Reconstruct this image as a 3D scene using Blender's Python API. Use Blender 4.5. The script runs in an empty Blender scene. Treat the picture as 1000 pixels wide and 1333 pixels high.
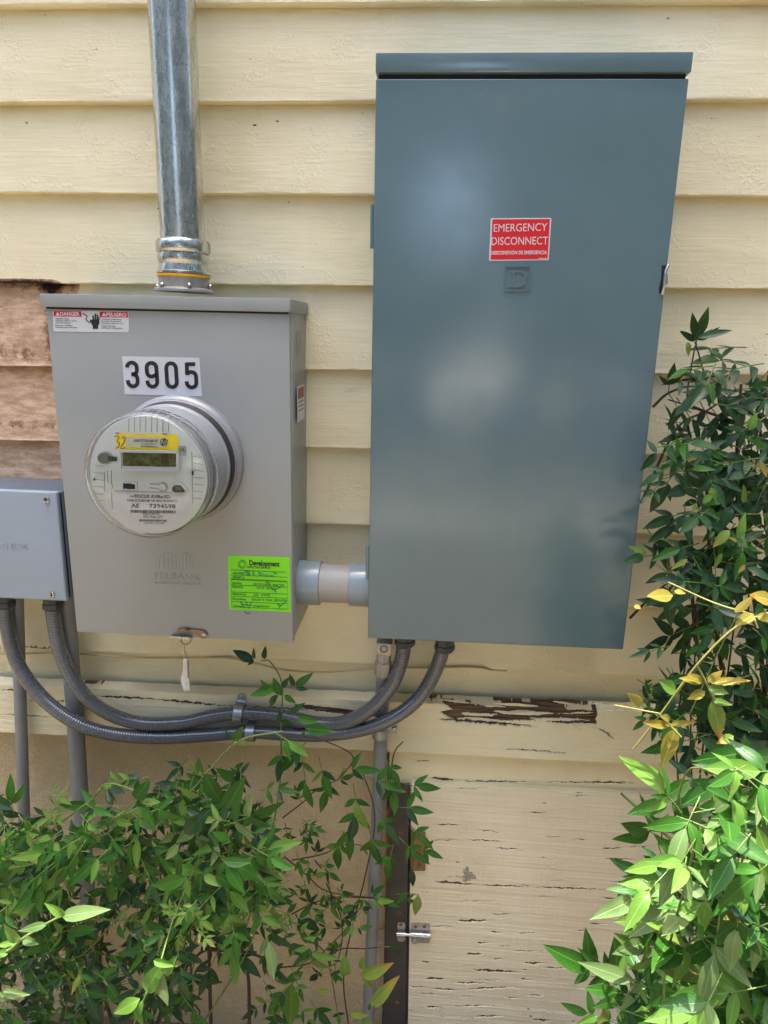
import bpy, bmesh, math, random
import numpy as np
from mathutils import Vector, Matrix, Euler, noise as mnoise
random.seed(7); RNG = np.random.default_rng(11)
SC = bpy.context.scene; COL = SC.collection
# ------------------------------------------------------------------ camera
CAM = Vector((0.0692, -1.0693, 0.2444)); FPX = 904.7
RGT = Vector((0.99787, 0.06387, 0.01303)); UPV = Vector((-0.02863, 0.24981, 0.96787)); FWD = Vector((-0.05857, 0.96619, -0.25111))
cd = bpy.data.cameras.new('camera'); cam = bpy.data.objects.new('camera', cd); COL.objects.link(cam)
cd.sensor_fit = 'HORIZONTAL'; cd.sensor_width = 36; cd.lens = 0.9047*36; cd.clip_end = 400; cd.clip_start = .01
mw = Matrix((RGT, UPV, -FWD)).transposed().to_4x4(); mw.translation = CAM; cam.matrix_world = mw
SC.camera = cam
# ------------------------------------------------------------------ light
SUN_EL, SUN_AZ = 84.0, 14.0        # the sun stands high behind the house (azimuth from +y towards +x)
W = bpy.data.worlds.new('World'); SC.world = W; W.use_nodes = True
nt = W.node_tree; bg = nt.nodes['Background']
sky = nt.nodes.new('ShaderNodeTexSky'); sky.sky_type = 'NISHITA'; sky.sun_disc = False
sky.sun_elevation = math.radians(SUN_EL); sky.sun_rotation = math.radians(SUN_AZ)
sky.air_density = .8; sky.dust_density = 4.0; sky.ozone_density = .4
nt.links.new(sky.outputs[0], bg.inputs[0]); bg.inputs[1].default_value = 0.15
sl = bpy.data.lights.new('sun', 'SUN'); sl.energy = 2.0; sl.angle = math.radians(.53); sl.color = (1, .96, .88)
so = bpy.data.objects.new('sun', sl); COL.objects.link(so)
az, el = math.radians(SUN_AZ), math.radians(SUN_EL)
sd = Vector((math.sin(az)*math.cos(el), math.cos(az)*math.cos(el), math.sin(el)))
so.rotation_euler = sd.to_track_quat('Z', 'Y').to_euler(); so.location = (0, 0, 5)
SC.view_settings.view_transform = 'Standard'; SC.view_settings.look = 'None'
SC.view_settings.gamma = 1; SC.view_settings.use_curve_mapping = False
SC.view_settings.exposure = 3.0
SC.render.engine = 'CYCLES'
try:
    SC.cycles.max_bounces = 8; SC.cycles.transparent_max_bounces = 12; SC.cycles.use_denoising = True
except Exception: pass

def at(px, py, y):
    """world point on the plane at distance y from the wall for a spot measured in the photograph"""
    d = FWD + RGT*((px-500)/FPX) - UPV*((py-666.5)/FPX)
    return CAM + d*((y-CAM.y)/d.y)

# ------------------------------------------------------------------ materials
def srgb(r, g, b):
    f = lambda c: ((c/255+.055)/1.055)**2.4 if c/255 > .04045 else c/255/12.92
    return (f(r), f(g), f(b), 1)
class NT:
    def __init__(s, name):
        s.m = bpy.data.materials.new(name); s.m.use_nodes = True; s.t = s.m.node_tree
        s.b = s.t.nodes['Principled BSDF']
    def n(s, typ, **kw):
        x = s.t.nodes.new('ShaderNode'+typ)
        for k, v in kw.items():
            if k.startswith('_'): setattr(x, k[1:], v)
            else:
                key = int(k[1:]) if k[0] == 'i' and k[1:].isdigit() else k
                if isinstance(v, bpy.types.NodeSocket): s.t.links.new(v, x.inputs[key])
                else: x.inputs[key].default_value = v
        return x
    def l(s, a, b): s.t.links.new(a, b)
    def pos(s): return s.n('NewGeometry').outputs['Position']
    def mp(s, vec, scale): return s.n('Mapping', Vector=vec, Scale=scale).outputs[0]
    def noise(s, vec, scale, detail=4, rough=.55, dist=0):
        return s.n('TexNoise', Vector=vec, Scale=scale, Detail=detail, Roughness=rough, Distortion=dist).outputs[0]
    def rng(s, v, a, b, c=0., d=1.): return s.n('MapRange', Value=v, i1=a, i2=b, i3=c, i4=d).outputs[0]
    def math(s, op, a, b=0.0):
        return s.n('Math', _operation=op, i0=a, i1=b).outputs[0]
    def mix(s, f, a, b, blend='MIX'):
        x = s.t.nodes.new('ShaderNodeMix'); x.data_type = 'RGBA'; x.blend_type = blend
        for i, v in ((0, f), (6, a), (7, b)):
            if isinstance(v, bpy.types.NodeSocket): s.l(v, x.inputs[i])
            else: x.inputs[i].default_value = v
        return x.outputs[2]
    def bump(s, h, strength=.3, dist=.001, normal=None):
        x = s.n('Bump', Strength=strength, Distance=dist, Height=h)
        if normal is not None: s.l(normal, x.inputs['Normal'])
        return x.outputs[0]
    def set(s, **kw):
        for k, v in kw.items():
            key = k.replace('_', ' ')
            if isinstance(v, bpy.types.NodeSocket): s.l(v, s.b.inputs[key])
            else: s.b.inputs[key].default_value = v
        return s.m

def simple(name, col, rough=.5, metal=0, var=.08, nscale=60, bump=.05, bscale=500, spec=.5, dirt=None, coat=0):
    t = NT(name); p = t.pos()
    n1 = t.noise(p, nscale, 5)
    c = t.mix(t.rng(n1, .3, .7), tuple(x*(1-var) for x in col[:3])+(1,), tuple(min(1, x*(1+var)) for x in col[:3])+(1,))
    if dirt: c = t.mix(t.rng(t.noise(p, 25, 6, .7), .55, .75, 0, .5), c, dirt)
    t.set(Base_Color=c, Roughness=t.rng(t.noise(p, nscale*2, 3), .3, .7, max(0, rough-.06), rough+.06), Metallic=metal, Specular_IOR_Level=spec, Coat_Weight=coat)
    if bump: t.set(Normal=t.bump(t.noise(p, bscale, 3), bump, .0006))
    return t.m

CREAM = (.82, .75, .515, 1)
def wood_paint(name, cream, board=True):
    """old oil paint over lapped boards: brushed grain, alligatored patches, peeled places given by the mesh attribute 'rot'"""
    t = NT(name); p = t.pos(); oi = t.n('ObjectInfo').outputs['Random']
    sh = t.n('CombineXYZ', X=t.math('MULTIPLY', oi, 7.), Y=0., Z=t.math('MULTIPLY', oi, 3.)).outputs[0]
    q = t.n('VectorMath', _operation='ADD', i0=p, i1=sh).outputs[0]
    big = t.noise(q, 4, 4, .6); fine = t.noise(t.mp(q, (14, 14, 220)), 1, 5, .65)
    dark = tuple(c*f for c, f in zip(cream[:3], (.93, .91, .86)))+(1,)
    lite = tuple(min(.86, c*f) for c, f in zip(cream[:3], (1.06, 1.06, 1.08)))+(1,)
    c = t.mix(t.rng(big, .35, .68), dark, lite)
    c = t.mix(t.rng(fine, .35, .75, 0, .25), c, tuple(x*.85 for x in cream[:3])+(1,))
    # small knocks and specks
    sp = t.noise(t.mp(q, (45, 45, 90)), 1, 2, .5)
    spm = t.rng(sp, .765, .785)
    c = t.mix(spm, c, srgb(96, 78, 52))
    cr = t.noise(t.mp(q, (25, 25, 400)), 1, 3, .6, .4); area = t.rng(t.noise(q, 9, 2), .55, .65)
    crm = t.math('MULTIPLY', t.rng(cr, .66, .69), area)
    c = t.mix(t.math('MULTIPLY', crm, .3), c, srgb(140, 122, 84))
    rot = t.n('Attribute', _attribute_name='rot').outputs['Fac']
    edge = t.math('ADD', rot, t.rng(t.noise(q, 260, 3), 0, 1, -.28, .28))
    rm = t.rng(edge, .45, .55)
    grain = t.noise(t.mp(q, (18, 18, 700)), 1, 4, .7)
    wc = t.n('ValToRGB', Fac=grain).outputs[0]
    cr_ = wc.node.color_ramp; cr_.elements[0].position = .3; cr_.elements[0].color = srgb(66, 50, 40)
    cr_.elements[1].position = .72; cr_.elements[1].color = srgb(158, 136, 110)
    e = cr_.elements.new(.52); e.color = srgb(110, 88, 68)
    c = t.mix(rm, c, wc)
    # bare, water stained ends (mesh attribute 'bare')
    bare = t.n('Attribute', _attribute_name='bare').outputs['Fac']
    bn = t.noise(t.mp(q, (1, 1, 3.2)), 30, 7, .72)
    bc = t.mix(t.rng(bn, .42, .62), srgb(178, 148, 122), srgb(218, 190, 162))
    st = t.n('Attribute', _attribute_name='stain').outputs['Fac']
    stn = t.math('ADD', st, t.rng(t.noise(t.mp(q, (1, 1, .8)), 60, 7, .75), .3, .7, -.42, .42))
    bc = t.mix(t.rng(stn, .40, .70, 0, .9), bc, srgb(122, 86, 60))
    bc = t.mix(t.rng(stn, .84, .96), bc, srgb(44, 32, 26))
    pit = t.rng(t.noise(q, 170, 5, .75), .62, .7); bc = t.mix(t.math('MULTIPLY', pit, .7), bc, srgb(70, 52, 40))
    bm = t.rng(t.math('ADD', bare, t.rng(bn, 0, 1, -.3, .3)), .45, .55)
    c = t.mix(bm, c, bc)
    h = t.math('MULTIPLY', fine, 1.2)
    h = t.math('ADD', h, t.math('MULTIPLY', t.noise(t.mp(q, (30, 30, 60)), 1, 4, .6), .9))
    # blistered paint
    bl = t.math('MULTIPLY', t.rng(t.noise(q, 190, 3, .6), .5, .62), t.rng(t.noise(q, 13, 3), .5, .62))
    h = t.math('ADD', h, t.math('MULTIPLY', bl, 1.0))
    h = t.math('SUBTRACT', h, t.math('MULTIPLY', spm, 1.2)); h = t.math('SUBTRACT', h, t.math('MULTIPLY', crm, 1.0))
    h = t.math('ADD', h, t.math('MULTIPLY', t.math('MULTIPLY', bn, bm), 2.5))
    h = t.math('ADD', h, t.math('MULTIPLY', t.math('MULTIPLY', grain, rm), 2.5))
    rr = t.rng(t.math('MAXIMUM', rm, bm), 0, 1, .48, .9)
    return t.set(Base_Color=c, Roughness=rr, Normal=t.bump(h, .55, .0012), Specular_IOR_Level=.4)

M = {}
M['siding'] = wood_paint('weathered_cream_paint', CREAM)
M['door'] = wood_paint('cracked_cream_paint', (.80, .73, .545, 1))
def stucco():
    t = NT('tan_stucco'); p = t.pos()
    a = t.noise(p, 420, 4, .6); v = t.n('TexVoronoi', Vector=p, Scale=300.).outputs['Distance']
    c = t.mix(t.rng(t.noise(p, 6, 5), .35, .65), srgb(204, 185, 145), srgb(222, 204, 166))
    c = t.mix(t.rng(a, .3, .5, .35, 0), c, srgb(128, 100, 74))
    return t.set(Base_Color=c, Roughness=.9, Normal=t.bump(t.math('ADD', a, t.math('MULTIPLY', v, .6)), .9, .003), Specular_IOR_Level=.25)
M['stucco'] = stucco()
def enamel(name, col, rough, bumpiness=.06, streak=True, coat=0., dust=.25):
    t = NT(name); p = t.pos()
    big = t.noise(p, 5, 5, .6)
    c = t.mix(t.rng(big, .3, .7), tuple(x*.95 for x in col[:3])+(1,), tuple(x*1.05 for x in col[:3])+(1,))
    d = t.rng(t.noise(p, 6, 3, .6), .5, .8, 0, dust)
    c = t.mix(d, c, srgb(150, 152, 148))
    sc = t.rng(t.noise(t.mp(p, (1, 1, .7)), 160, 2, .5, 1.5), .74, .77, 0, .22)
    c = t.mix(sc, c, srgb(170, 176, 178))
    r = t.rng(t.noise(p, 14, 5, .7), .3, .7, rough-.05, rough+.09)
    h = t.math('ADD', t.math('MULTIPLY', t.noise(p, 900, 2), .25), t.math('MULTIPLY', t.noise(p, 6, 2), 3.0))
    return t.set(Base_Color=c, Roughness=r, Normal=t.bump(h, bumpiness, .002), Specular_IOR_Level=.5, Coat_Weight=coat, Coat_Roughness=.2)
M['panel'] = enamel('slate_grey_enamel', srgb(90, 113, 120), .14, dust=.10, coat=.45)
M['meterbox'] = enamel('warm_grey_enamel', srgb(146, 151, 150), .36, dust=.15)
M['pvcbox'] = enamel('pale_blue_grey_plastic', srgb(150, 164, 178), .45, .05)
M['pvc_dark'] = enamel('dark_side_plastic', srgb(96, 106, 118), .5, .05)
M['ring'] = simple('satin_aluminium', srgb(142, 144, 147), .42, .2, .04, 20, .03)
M['meterbase'] = simple('grey_meter_plastic', srgb(138, 143, 146), .38, 0, .04, 30, .02)
M['face'] = simple('white_meter_plastic', srgb(202, 209, 206), .45, 0, .03, 30, .02)
M['faceline'] = simple('pale_groove', srgb(150, 150, 142), .6, 0, .05)
M['black'] = simple('black_ink', (.012, .012, .013, 1), .5, 0, .1, bump=0)
M['grey_ink'] = simple('grey_ink', srgb(92, 92, 90), .6, 0, .1, bump=0)
M['gap_ring'] = simple('gap_black', (.02, .02, .022, 1), .6)
M['hole'] = simple('dark_recess', (.015, .014, .014, 1), .9)
M['white'] = simple('white_vinyl', srgb(205, 208, 214), .4, 0, .03, 40, .02)
M['red'] = simple('red_vinyl', srgb(205, 22, 30), .4, 0, .05, 40, .02)
M['yellow'] = simple('yellow_vinyl', srgb(240, 214, 30), .4, 0, .05, 40, .02)
M['lime'] = simple('lime_paper', srgb(122, 222, 20), .6, 0, .04, 30, .03)
M['limeline'] = simple('green_print', srgb(52, 120, 40), .6, 0, .1, bump=0)
M['teal_ink'] = simple('teal_marker_ink', srgb(20, 110, 100), .6, 0, .1, bump=0)
M['pipe'] = simple('grey_pvc', srgb(128, 132, 134), .5, 0, .1, 12, .05, dirt=srgb(104, 100, 90))
M['pipe_nip'] = simple('dull_grey_pvc', srgb(158, 156, 152), .5, 0, .06, 12, .05)
M['coupling'] = simple('glossy_grey_pvc', srgb(136, 149, 156), .22, 0, .05, 12, .02)
M['flex'] = simple('charcoal_pvc_jacket', srgb(80, 85, 92), .17, 0, .08, 20, .0, coat=1.0)
M['fit'] = simple('dark_grey_fitting', srgb(66, 68, 72), .45, 0, .1)
M['zinc'] = simple('zinc_plate', srgb(176, 182, 184), .33, 1, .15, 90, .08, dirt=srgb(120, 120, 112))
M['cast'] = simple('cast_zinc', srgb(166, 163, 158), .42, .5, .12, 200, .3, 700)
M['screw'] = simple('stainless', srgb(190, 190, 186), .25, 1, .05)
M['bronze'] = simple('brown_tinned_steel', srgb(120, 106, 88), .35, .9, .2, 200, .1)
M['orange'] = simple('amber_insulator', srgb(226, 168, 30), .4, 0, .05)
M['strap'] = simple('galvanised_strap', srgb(160, 166, 170), .4, .75, .1, 120, .08)
M['tag'] = simple('scuffed_clear_plastic', srgb(206, 202, 190), .35, 0, .15, 220, .3)
M['wire'] = simple('steel_wire', srgb(150, 150, 148), .3, 1, .1)
M['cable'] = simple('painted_cable', srgb(190, 176, 138), .6, 0, .15, 60, .1)
M['frame'] = simple('dark_weathered_timber', srgb(66, 62, 60), .6, 0, .25, 40, .4, 300, dirt=srgb(92, 84, 74))
M['rust'] = simple('rusted_brass', srgb(126, 96, 66), .5, .6, .2)
M['soil'] = simple('leaf_litter', srgb(96, 84, 66), .95, 0, .35, 18, .8, 60)
M['twig'] = simple('brown_bark', srgb(70, 52, 40), .8, 0, .25, 60, .4, 300)
M['stem'] = simple('green_stem', srgb(96, 118, 54), .5, 0, .2, 60, .1)
M['stemyel'] = simple('yellow_stem', srgb(128, 126, 60), .5, 0, .1, 60, .1)
M['roof'] = simple('brown_roof', srgb(96, 86, 78), .9, 0, .2, 20, .3)
def galv():
    t = NT('galvanised_conduit'); p = t.pos()
    n = t.noise(t.mp(p, (1, 1, .35)), 110, 5, .7); sp = t.n('TexVoronoi', Vector=p, Scale=160.).outputs['Color']
    c = t.mix(t.rng(n, .3, .7), srgb(176, 180, 174), srgb(212, 214, 208))
    c = t.mix(t.rng(t.noise(t.mp(p, (2, 2, 1)), 230, 2, .5, 1), .68, .7, 0, .7), c, srgb(222, 226, 222))
    c = t.mix(.03, c, sp)
    return t.set(Base_Color=c, Metallic=.95, Roughness=t.rng(n, .3, .7, .20, .34), Normal=t.bump(n, .05, .001))
M['galv'] = galv()
def glass():
    t = NT('clear_cover'); return t.set(Base_Color=(.97, .98, .97, 1), Roughness=.03, IOR=1.3, Transmission_Weight=1.0)
M['glass'] = glass()
def lcd():
    t = NT('green_lcd'); p = t.pos()
    c = t.mix(t.rng(t.noise(p, 120, 4, .6, .5), .4, .65), srgb(70, 74, 40), srgb(112, 116, 74))
    return t.set(Base_Color=c, Roughness=.15)
M['lcd'] = lcd()
def leafmat(name, a, b, vein, gloss=.35, tipcol=None, trans=.3):
    t = NT(name)
    rnd = t.math('FRACT', t.math('ADD', t.n('ObjectInfo').outputs['Random'], t.n('Attribute', _attribute_name='rnd').outputs['Fac']))
    uv = t.n('UVMap').outputs[0]; s = t.n('SeparateXYZ', i0=uv); u, v = s.outputs[0], s.outputs[1]
    c = t.mix(rnd, a, b)
    p = t.pos(); c = t.mix(t.rng(t.noise(p, 90, 4), .4, .7, 0, .35), c, tuple(x*.75 for x in a[:3])+(1,))
    au = t.math('ABSOLUTE', t.math('SUBTRACT', u, .5))
    mid = t.rng(au, .0, .045, 1, 0)
    w = t.math('SINE', t.math('MULTIPLY', t.math('SUBTRACT', v, t.math('MULTIPLY', au, .55)), 62.))
    vn = t.math('MULTIPLY', t.rng(w, .82, 1.0), .35)
    vv = t.math('MAXIMUM', mid, vn)
    c = t.mix(t.math('MULTIPLY', vv, .55), c, vein)
    if tipcol:
        tm = t.rng(t.math('ADD', v, t.rng(t.noise(p, 60, 4), 0, 1, -.35, .35)), .6, 1.05)
        c = t.mix(t.math('MULTIPLY', tm, t.rng(rnd, .2, .6)), c, tipcol)
    t.set(Base_Color=c, Roughness=t.rng(t.noise(p, 50, 3), .3, .7, gloss-.05, gloss+.15), Specular_IOR_Level=.24,
          Normal=t.bump(t.math('SUBTRACT', 1., vv), .35, .0008))
    tr = t.n('BsdfTranslucent', Color=t.mix(.35, c, tuple(x*1.6 for x in vein[:3])+(1,)), Normal=(0, 0, 0))
    t.t.links.remove(tr.inputs['Normal'].links[0]) if tr.inputs['Normal'].links else None
    ms = t.n('MixShader', Fac=trans); t.l(t.b.outputs[0], ms.inputs[1]); t.l(tr.outputs[0], ms.inputs[2])
    t.l(ms.outputs[0], t.t.nodes['Material Output'].inputs[0]); return t.m
M['leaf_dark'] = leafmat('dark_leaf', (.009, .034, .011, 1), (.024, .075, .022, 1), (.08, .14, .06, 1), .30, trans=.1)
M['leaf_mid'] = leafmat('green_leaf', (.014, .070, .008, 1), (.042, .150, .014, 1), (.12, .25, .05, 1), .36, trans=.18)
M['leaf_light'] = leafmat('young_leaf', (.08, .21, .025, 1), (.15, .29, .04, 1), (.33, .42, .16, 1), .38, trans=.35)
M['leaf_pale'] = leafmat('pale_leaf', (.09, .17, .045, 1), (.17, .25, .085, 1), (.34, .42, .2, 1), .42, trans=.3)
M['leaf_yellow'] = leafmat('yellow_leaf', (.22, .19, .025, 1), (.31, .25, .035, 1), (.6, .52, .15, 1), .45, (.50, .20, .03, 1), .35)
M['leaf_turning'] = leafmat('turning_leaf', (.09, .19, .03, 1), (.18, .26, .04, 1), (.4, .42, .12, 1), .4, (.42, .16, .04, 1), .3)

# ------------------------------------------------------------------ mesh helpers
def tag(o, label=None, cat=None, group=None, kind=None):
    if label: o['label'] = label
    if cat: o['category'] = cat
    if group: o['group'] = group
    if kind: o['kind'] = kind
    return o
def empty(name, loc, label, cat, group=None):
    o = bpy.data.objects.new(name, None); o.empty_display_size = .02; COL.objects.link(o)
    o.location = loc; return tag(o, label, cat, group)
def wm(o):
    m = Matrix.Translation(o.location) @ o.rotation_euler.to_matrix().to_4x4()
    return m if o.parent is None else m
def link(name, me, mat, parent=None):
    if mat is not None and not me.materials: me.materials.append(mat)
    o = bpy.data.objects.new(name, me); COL.objects.link(o)
    if parent is not None:
        o.parent = parent
        inv = Matrix.Identity(4); p = parent
        if p.parent is None: inv = Matrix.Translation(p.location).inverted()
        o.matrix_parent_inverse = inv
    return o
def pyobj(name, vs, fs, mat, parent=None, smooth=False, uv=None):
    me = bpy.data.meshes.new(name); me.from_pydata([tuple(v) for v in vs], [], fs)
    if smooth: me.polygons.foreach_set('use_smooth', [True]*len(me.polygons))
    me.update(); return link(name, me, mat, parent)
class MB:
    def __init__(s): s.v = []; s.f = []
    def add(s, vs, fs):
        k = len(s.v); s.v += [tuple(v) for v in vs]; s.f += [tuple(i+k for i in f) for f in fs]
    def box(s, a, b, T=None):
        (x0, y0, z0), (x1, y1, z1) = a, b
        vs = [Vector(p) for p in ((x0,y0,z0),(x1,y0,z0),(x1,y1,z0),(x0,y1,z0),(x0,y0,z1),(x1,y0,z1),(x1,y1,z1),(x0,y1,z1))]
        if T: vs = [T @ v for v in vs]
        s.add(vs, [(0,3,2,1),(4,5,6,7),(0,1,5,4),(1,2,6,5),(2,3,7,6),(3,0,4,7)])
    def build(s, name, mat, parent=None, smooth=False): return pyobj(name, s.v, s.f, mat, parent, smooth)
def bbox(name, a, b, mat, parent=None, bev=.0015, seg=2, T=None):
    bm = bmesh.new(); bmesh.ops.create_cube(bm, size=1)
    c = [(p+q)/2 for p, q in zip(a, b)]; d = [abs(q-p) for p, q in zip(a, b)]
    for v in bm.verts: v.co = Vector([v.co[i]*d[i]+c[i] for i in range(3)])
    if bev: bmesh.ops.bevel(bm, geom=bm.edges[:], offset=bev, segments=seg, profile=.6, affect='EDGES')
    if T: bmesh.ops.transform(bm, matrix=T, verts=bm.verts)
    me = bpy.data.meshes.new(name); bm.to_mesh(me); bm.free()
    me.polygons.foreach_set('use_smooth', [True]*len(me.polygons))
    o = link(name, me, mat, parent)
    try:
        me.set_sharp_from_angle(angle=math.radians(40))
    except Exception: pass
    return o
def catmull(pts, n=12):
    P = [Vector(p) for p in pts]; P = [P[0]*2-P[1]]+P+[P[-1]*2-P[-2]]; out = []
    for i in range(1, len(P)-2):
        for k in range(n):
            t = k/n; a, b, c, d = P[i-1:i+3]
            out.append(.5*((2*b)+(c-a)*t+(2*a-5*b+4*c-d)*t*t+(3*b-a-3*c+d)*t**3))
    out.append(P[-2]); return out
def resample(pts, step):
    out = [pts[0].copy()]; acc = 0
    for a, b in zip(pts, pts[1:]):
        L = (b-a).length; 
        if L < 1e-9: continue
        while acc+L >= step:
            t = (step-acc)/L; a = a+(b-a)*t; out.append(a.copy()); L = (b-a).length; acc = 0
            if L < 1e-9: break
        acc += L
    return out
def tube_data(path, rad, n=12, caps=True, flat=None):
    P = [Vector(p) for p in path]; vs, fs = [], []; m = len(P)
    up = None
    for i, p in enumerate(P):
        t = (P[min(i+1, m-1)]-P[max(i-1, 0)]).normalized()
        if up is None:
            up = Vector((0, 1, 0)) if abs(t.y) < .9 else Vector((1, 0, 0))
        up = (up-t*up.dot(t)).normalized(); sd_ = t.cross(up)
        r = rad(i, i/(m-1)) if callable(rad) else rad
        for k in range(n):
            a = 2*math.pi*k/n; vs.append(p+(up*math.cos(a)*(flat or 1)+sd_*math.sin(a))*r)
    for i in range(m-1):
        for k in range(n):
            a, b = i*n+k, i*n+(k+1) % n; fs.append((a, b, b+n, a+n))
    if caps: fs.append(tuple(range(n))[::-1]); fs.append(tuple((m-1)*n+k for k in range(n)))
    return vs, fs
def tube(name, path, rad, mat, parent=None, n=12, **kw):
    vs, fs = tube_data(path, rad, n, **kw); o = pyobj(name, vs, fs, mat, parent, True)
    try: o.data.set_sharp_from_angle(angle=math.radians(50))
    except Exception: pass
    return o
def lathe_data(c, axis, prof, n=48, squash=None):
    ax = Vector(axis).normalized(); a = ax.orthogonal().normalized(); b = ax.cross(a); vs, fs = [], []
    for (r, h) in prof:
        for k in range(n):
            t = 2*math.pi*k/n; vs.append(Vector(c)+ax*h+(a*math.cos(t)+b*math.sin(t))*r)
    for i in range(len(prof)-1):
        for k in range(n):
            p, q = i*n+k, i*n+(k+1) % n; fs.append((p, q, q+n, p+n))
    return vs, fs
def lathe(name, c, axis, prof, mat, parent=None, n=48):
    vs, fs = lathe_data(c, axis, prof, n)
    if prof[0] != prof[-1]:
        if prof[0][0] > 1e-6: fs.append(tuple(range(n))[::-1])
        if prof[-1][0] > 1e-6: fs.append(tuple((len(prof)-1)*n+k for k in range(n)))
    o = pyobj(name, vs, fs, mat, parent, True)
    bm = bmesh.new(); bm.from_mesh(o.data); bmesh.ops.remove_doubles(bm, verts=bm.verts, dist=1e-6); bmesh.ops.recalc_face_normals(bm, faces=bm.faces)
    bm.to_mesh(o.data); bm.free()
    try: o.data.set_sharp_from_angle(angle=math.radians(35))
    except Exception: pass
    return o
def shell(c, axis, prof, name, mat, parent, n=64):     # open lathe, not capped
    vs, fs = lathe_data(c, axis, prof, n); return pyobj(name, vs, fs, mat, parent, True)
def plate(name, pix, y, mat, parent, th=.0004, add=None):
    """thin flat piece on the plane y whose outline was measured in the photograph"""
    P = [at(px, py, y) for px, py in pix]; n = len(P)
    vs = [p.copy() for p in P]+[p+Vector((0, -th, 0)) for p in P]
    fs = [tuple(range(n)), tuple(range(n, 2*n))[::-1]]+[(i, (i+1) % n, n+(i+1) % n, n+i) for i in range(n)]
    o = pyobj(name, vs, fs, mat, parent)
    bm = bmesh.new(); bm.from_mesh(o.data); bmesh.ops.recalc_face_normals(bm, faces=bm.faces); bm.to_mesh(o.data); bm.free()
    return o
def rrect(x0, y0, x1, y1, r=3, sk=(0, 0), n=4):
    out = []
    for cx, cy, a0 in ((x1-r, y0+r, -90), (x1-r, y1-r, 0), (x0+r, y1-r, 90), (x0+r, y0+r, 180)):
        for k in range(n+1):
            a = math.radians(a0+90*k/n); x, y = cx+r*math.cos(a), cy+r*math.sin(a)
            out.append((x+sk[0]*(y-y0), y+sk[1]*(x-x0)))
    return out
def text(name, s, px0, py0, px1, py1, y, hpx, mat, parent, bold=0, th=.0002, spacing=1., bev=0):
    """lettering whose baseline runs between two spots of the photograph on the plane y; hpx is the capital height there"""
    cu = bpy.data.curves.new(name, 'FONT'); cu.body = s; cu.size = 1; cu.space_character = spacing
    cu.resolution_u = 3
    tmp = bpy.data.objects.new(name, cu); COL.objects.link(tmp); bpy.context.view_layer.update()
    w = max(tmp.dimensions.x, 1e-4)
    a, b = at(px0, py0, y), at(px1, py1, y); h = (at(px0, py0-hpx, y)-a).length
    sx, sz = (b-a).length/w, h/.70
    bpy.data.objects.remove(tmp)
    cu.offset = bold; cu.extrude = th/2/max(sz, 1e-6)*1.0; cu.bevel_depth = bev; cu.bevel_resolution = 0
    tmp = bpy.data.objects.new(name, cu); COL.objects.link(tmp); bpy.context.view_layer.update()
    dg = bpy.context.evaluated_depsgraph_get(); me = bpy.data.meshes.new_from_object(tmp.evaluated_get(dg), depsgraph=dg)
    bpy.data.objects.remove(tmp); me.name = name
    x0 = min((v.co.x for v in me.vertices), default=0)
    ux = (b-a).normalized(); uz = Vector((0, -1, 0)).cross(ux)*-1
    if uz.z < 0: uz = -uz
    for v in me.vertices:
        v.co = a+ux*((v.co.x-x0)*sx)+uz*(v.co.y*sz)+Vector((0, -1, 0))*(v.co.z*sz+th/2)
    me.materials.clear(); return link(name, me, mat, parent)
def stroke(mb, pix, wpx, y, th=.0003, closed=False):
    """flat pen stroke of constant width along measured spots"""
    P = [Vector((a, b, 0)) for a, b in pix]; n = len(P); L, R = [], []
    for i, p in enumerate(P):
        if closed: t = (P[(i+1) % n]-P[(i-1) % n]).normalized()
        else: t = (P[min(i+1, n-1)]-P[max(i-1, 0)]).normalized()
        q = Vector((-t.y, t.x, 0))*wpx/2; L.append(p+q); R.append(p-q)
    vs = []
    for a, b in zip(L, R):
        A, B = at(a.x, a.y, y), at(b.x, b.y, y); d = Vector((0, -th, 0)); vs += [A, B, B+d, A+d]
    fs = []
    for i in range(n if closed else n-1):
        j = (i+1) % n
        for k in range(4): fs.append((4*i+k, 4*i+(k+1) % 4, 4*j+(k+1) % 4, 4*j+k))
    if not closed: fs += [(0, 1, 2, 3), (4*n-1, 4*n-2, 4*n-3, 4*n-4)]
    mb.add(vs, fs)
def arc(cx, cy, rx, ry, a0, a1, n=10):
    return [(cx+rx*math.cos(math.radians(a0+(a1-a0)*k/n)), cy+ry*math.sin(math.radians(a0+(a1-a0)*k/n))) for k in range(n+1)]
def wig(x, s, seed):
    r = np.random.default_rng(seed); o = np.zeros_like(x)
    for k in range(9):
        f = s*(1.7**k); o += np.sin(x*f*6.283+r.uniform(0, 6.3))/(1.35**k)
    return o/3
def grid_obj(name, X, Y, Z, mat, parent=None, attrs=None, close=None):
    ny, nx = X.shape; vs = np.stack([X, Y, Z], -1).reshape(-1, 3)
    i = np.arange(nx-1)[None, :]+np.arange(ny-1)[:, None]*nx
    fs = np.stack([i, i+1, i+1+nx, i+nx], -1).reshape(-1, 4)
    me = bpy.data.meshes.new(name); me.vertices.add(len(vs)); me.vertices.foreach_set('co', vs.ravel().astype(np.float32))
    me.loops.add(fs.size); me.loops.foreach_set('vertex_index', fs.ravel().astype(np.int32))
    me.polygons.add(len(fs)); me.polygons.foreach_set('loop_start', np.arange(0, fs.size, 4, dtype=np.int32))
    me.update(); me.validate()
    me.polygons.foreach_set('use_smooth', np.ones(len(fs), bool))
    for k, a in (attrs or {}).items():
        at_ = me.attributes.new(k, 'FLOAT', 'POINT'); at_.data.foreach_set('value', a.ravel().astype(np.float32))
    try: me.set_sharp_from_angle(angle=math.radians(50))
    except Exception: pass
    return link(name, me, mat, parent)
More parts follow.
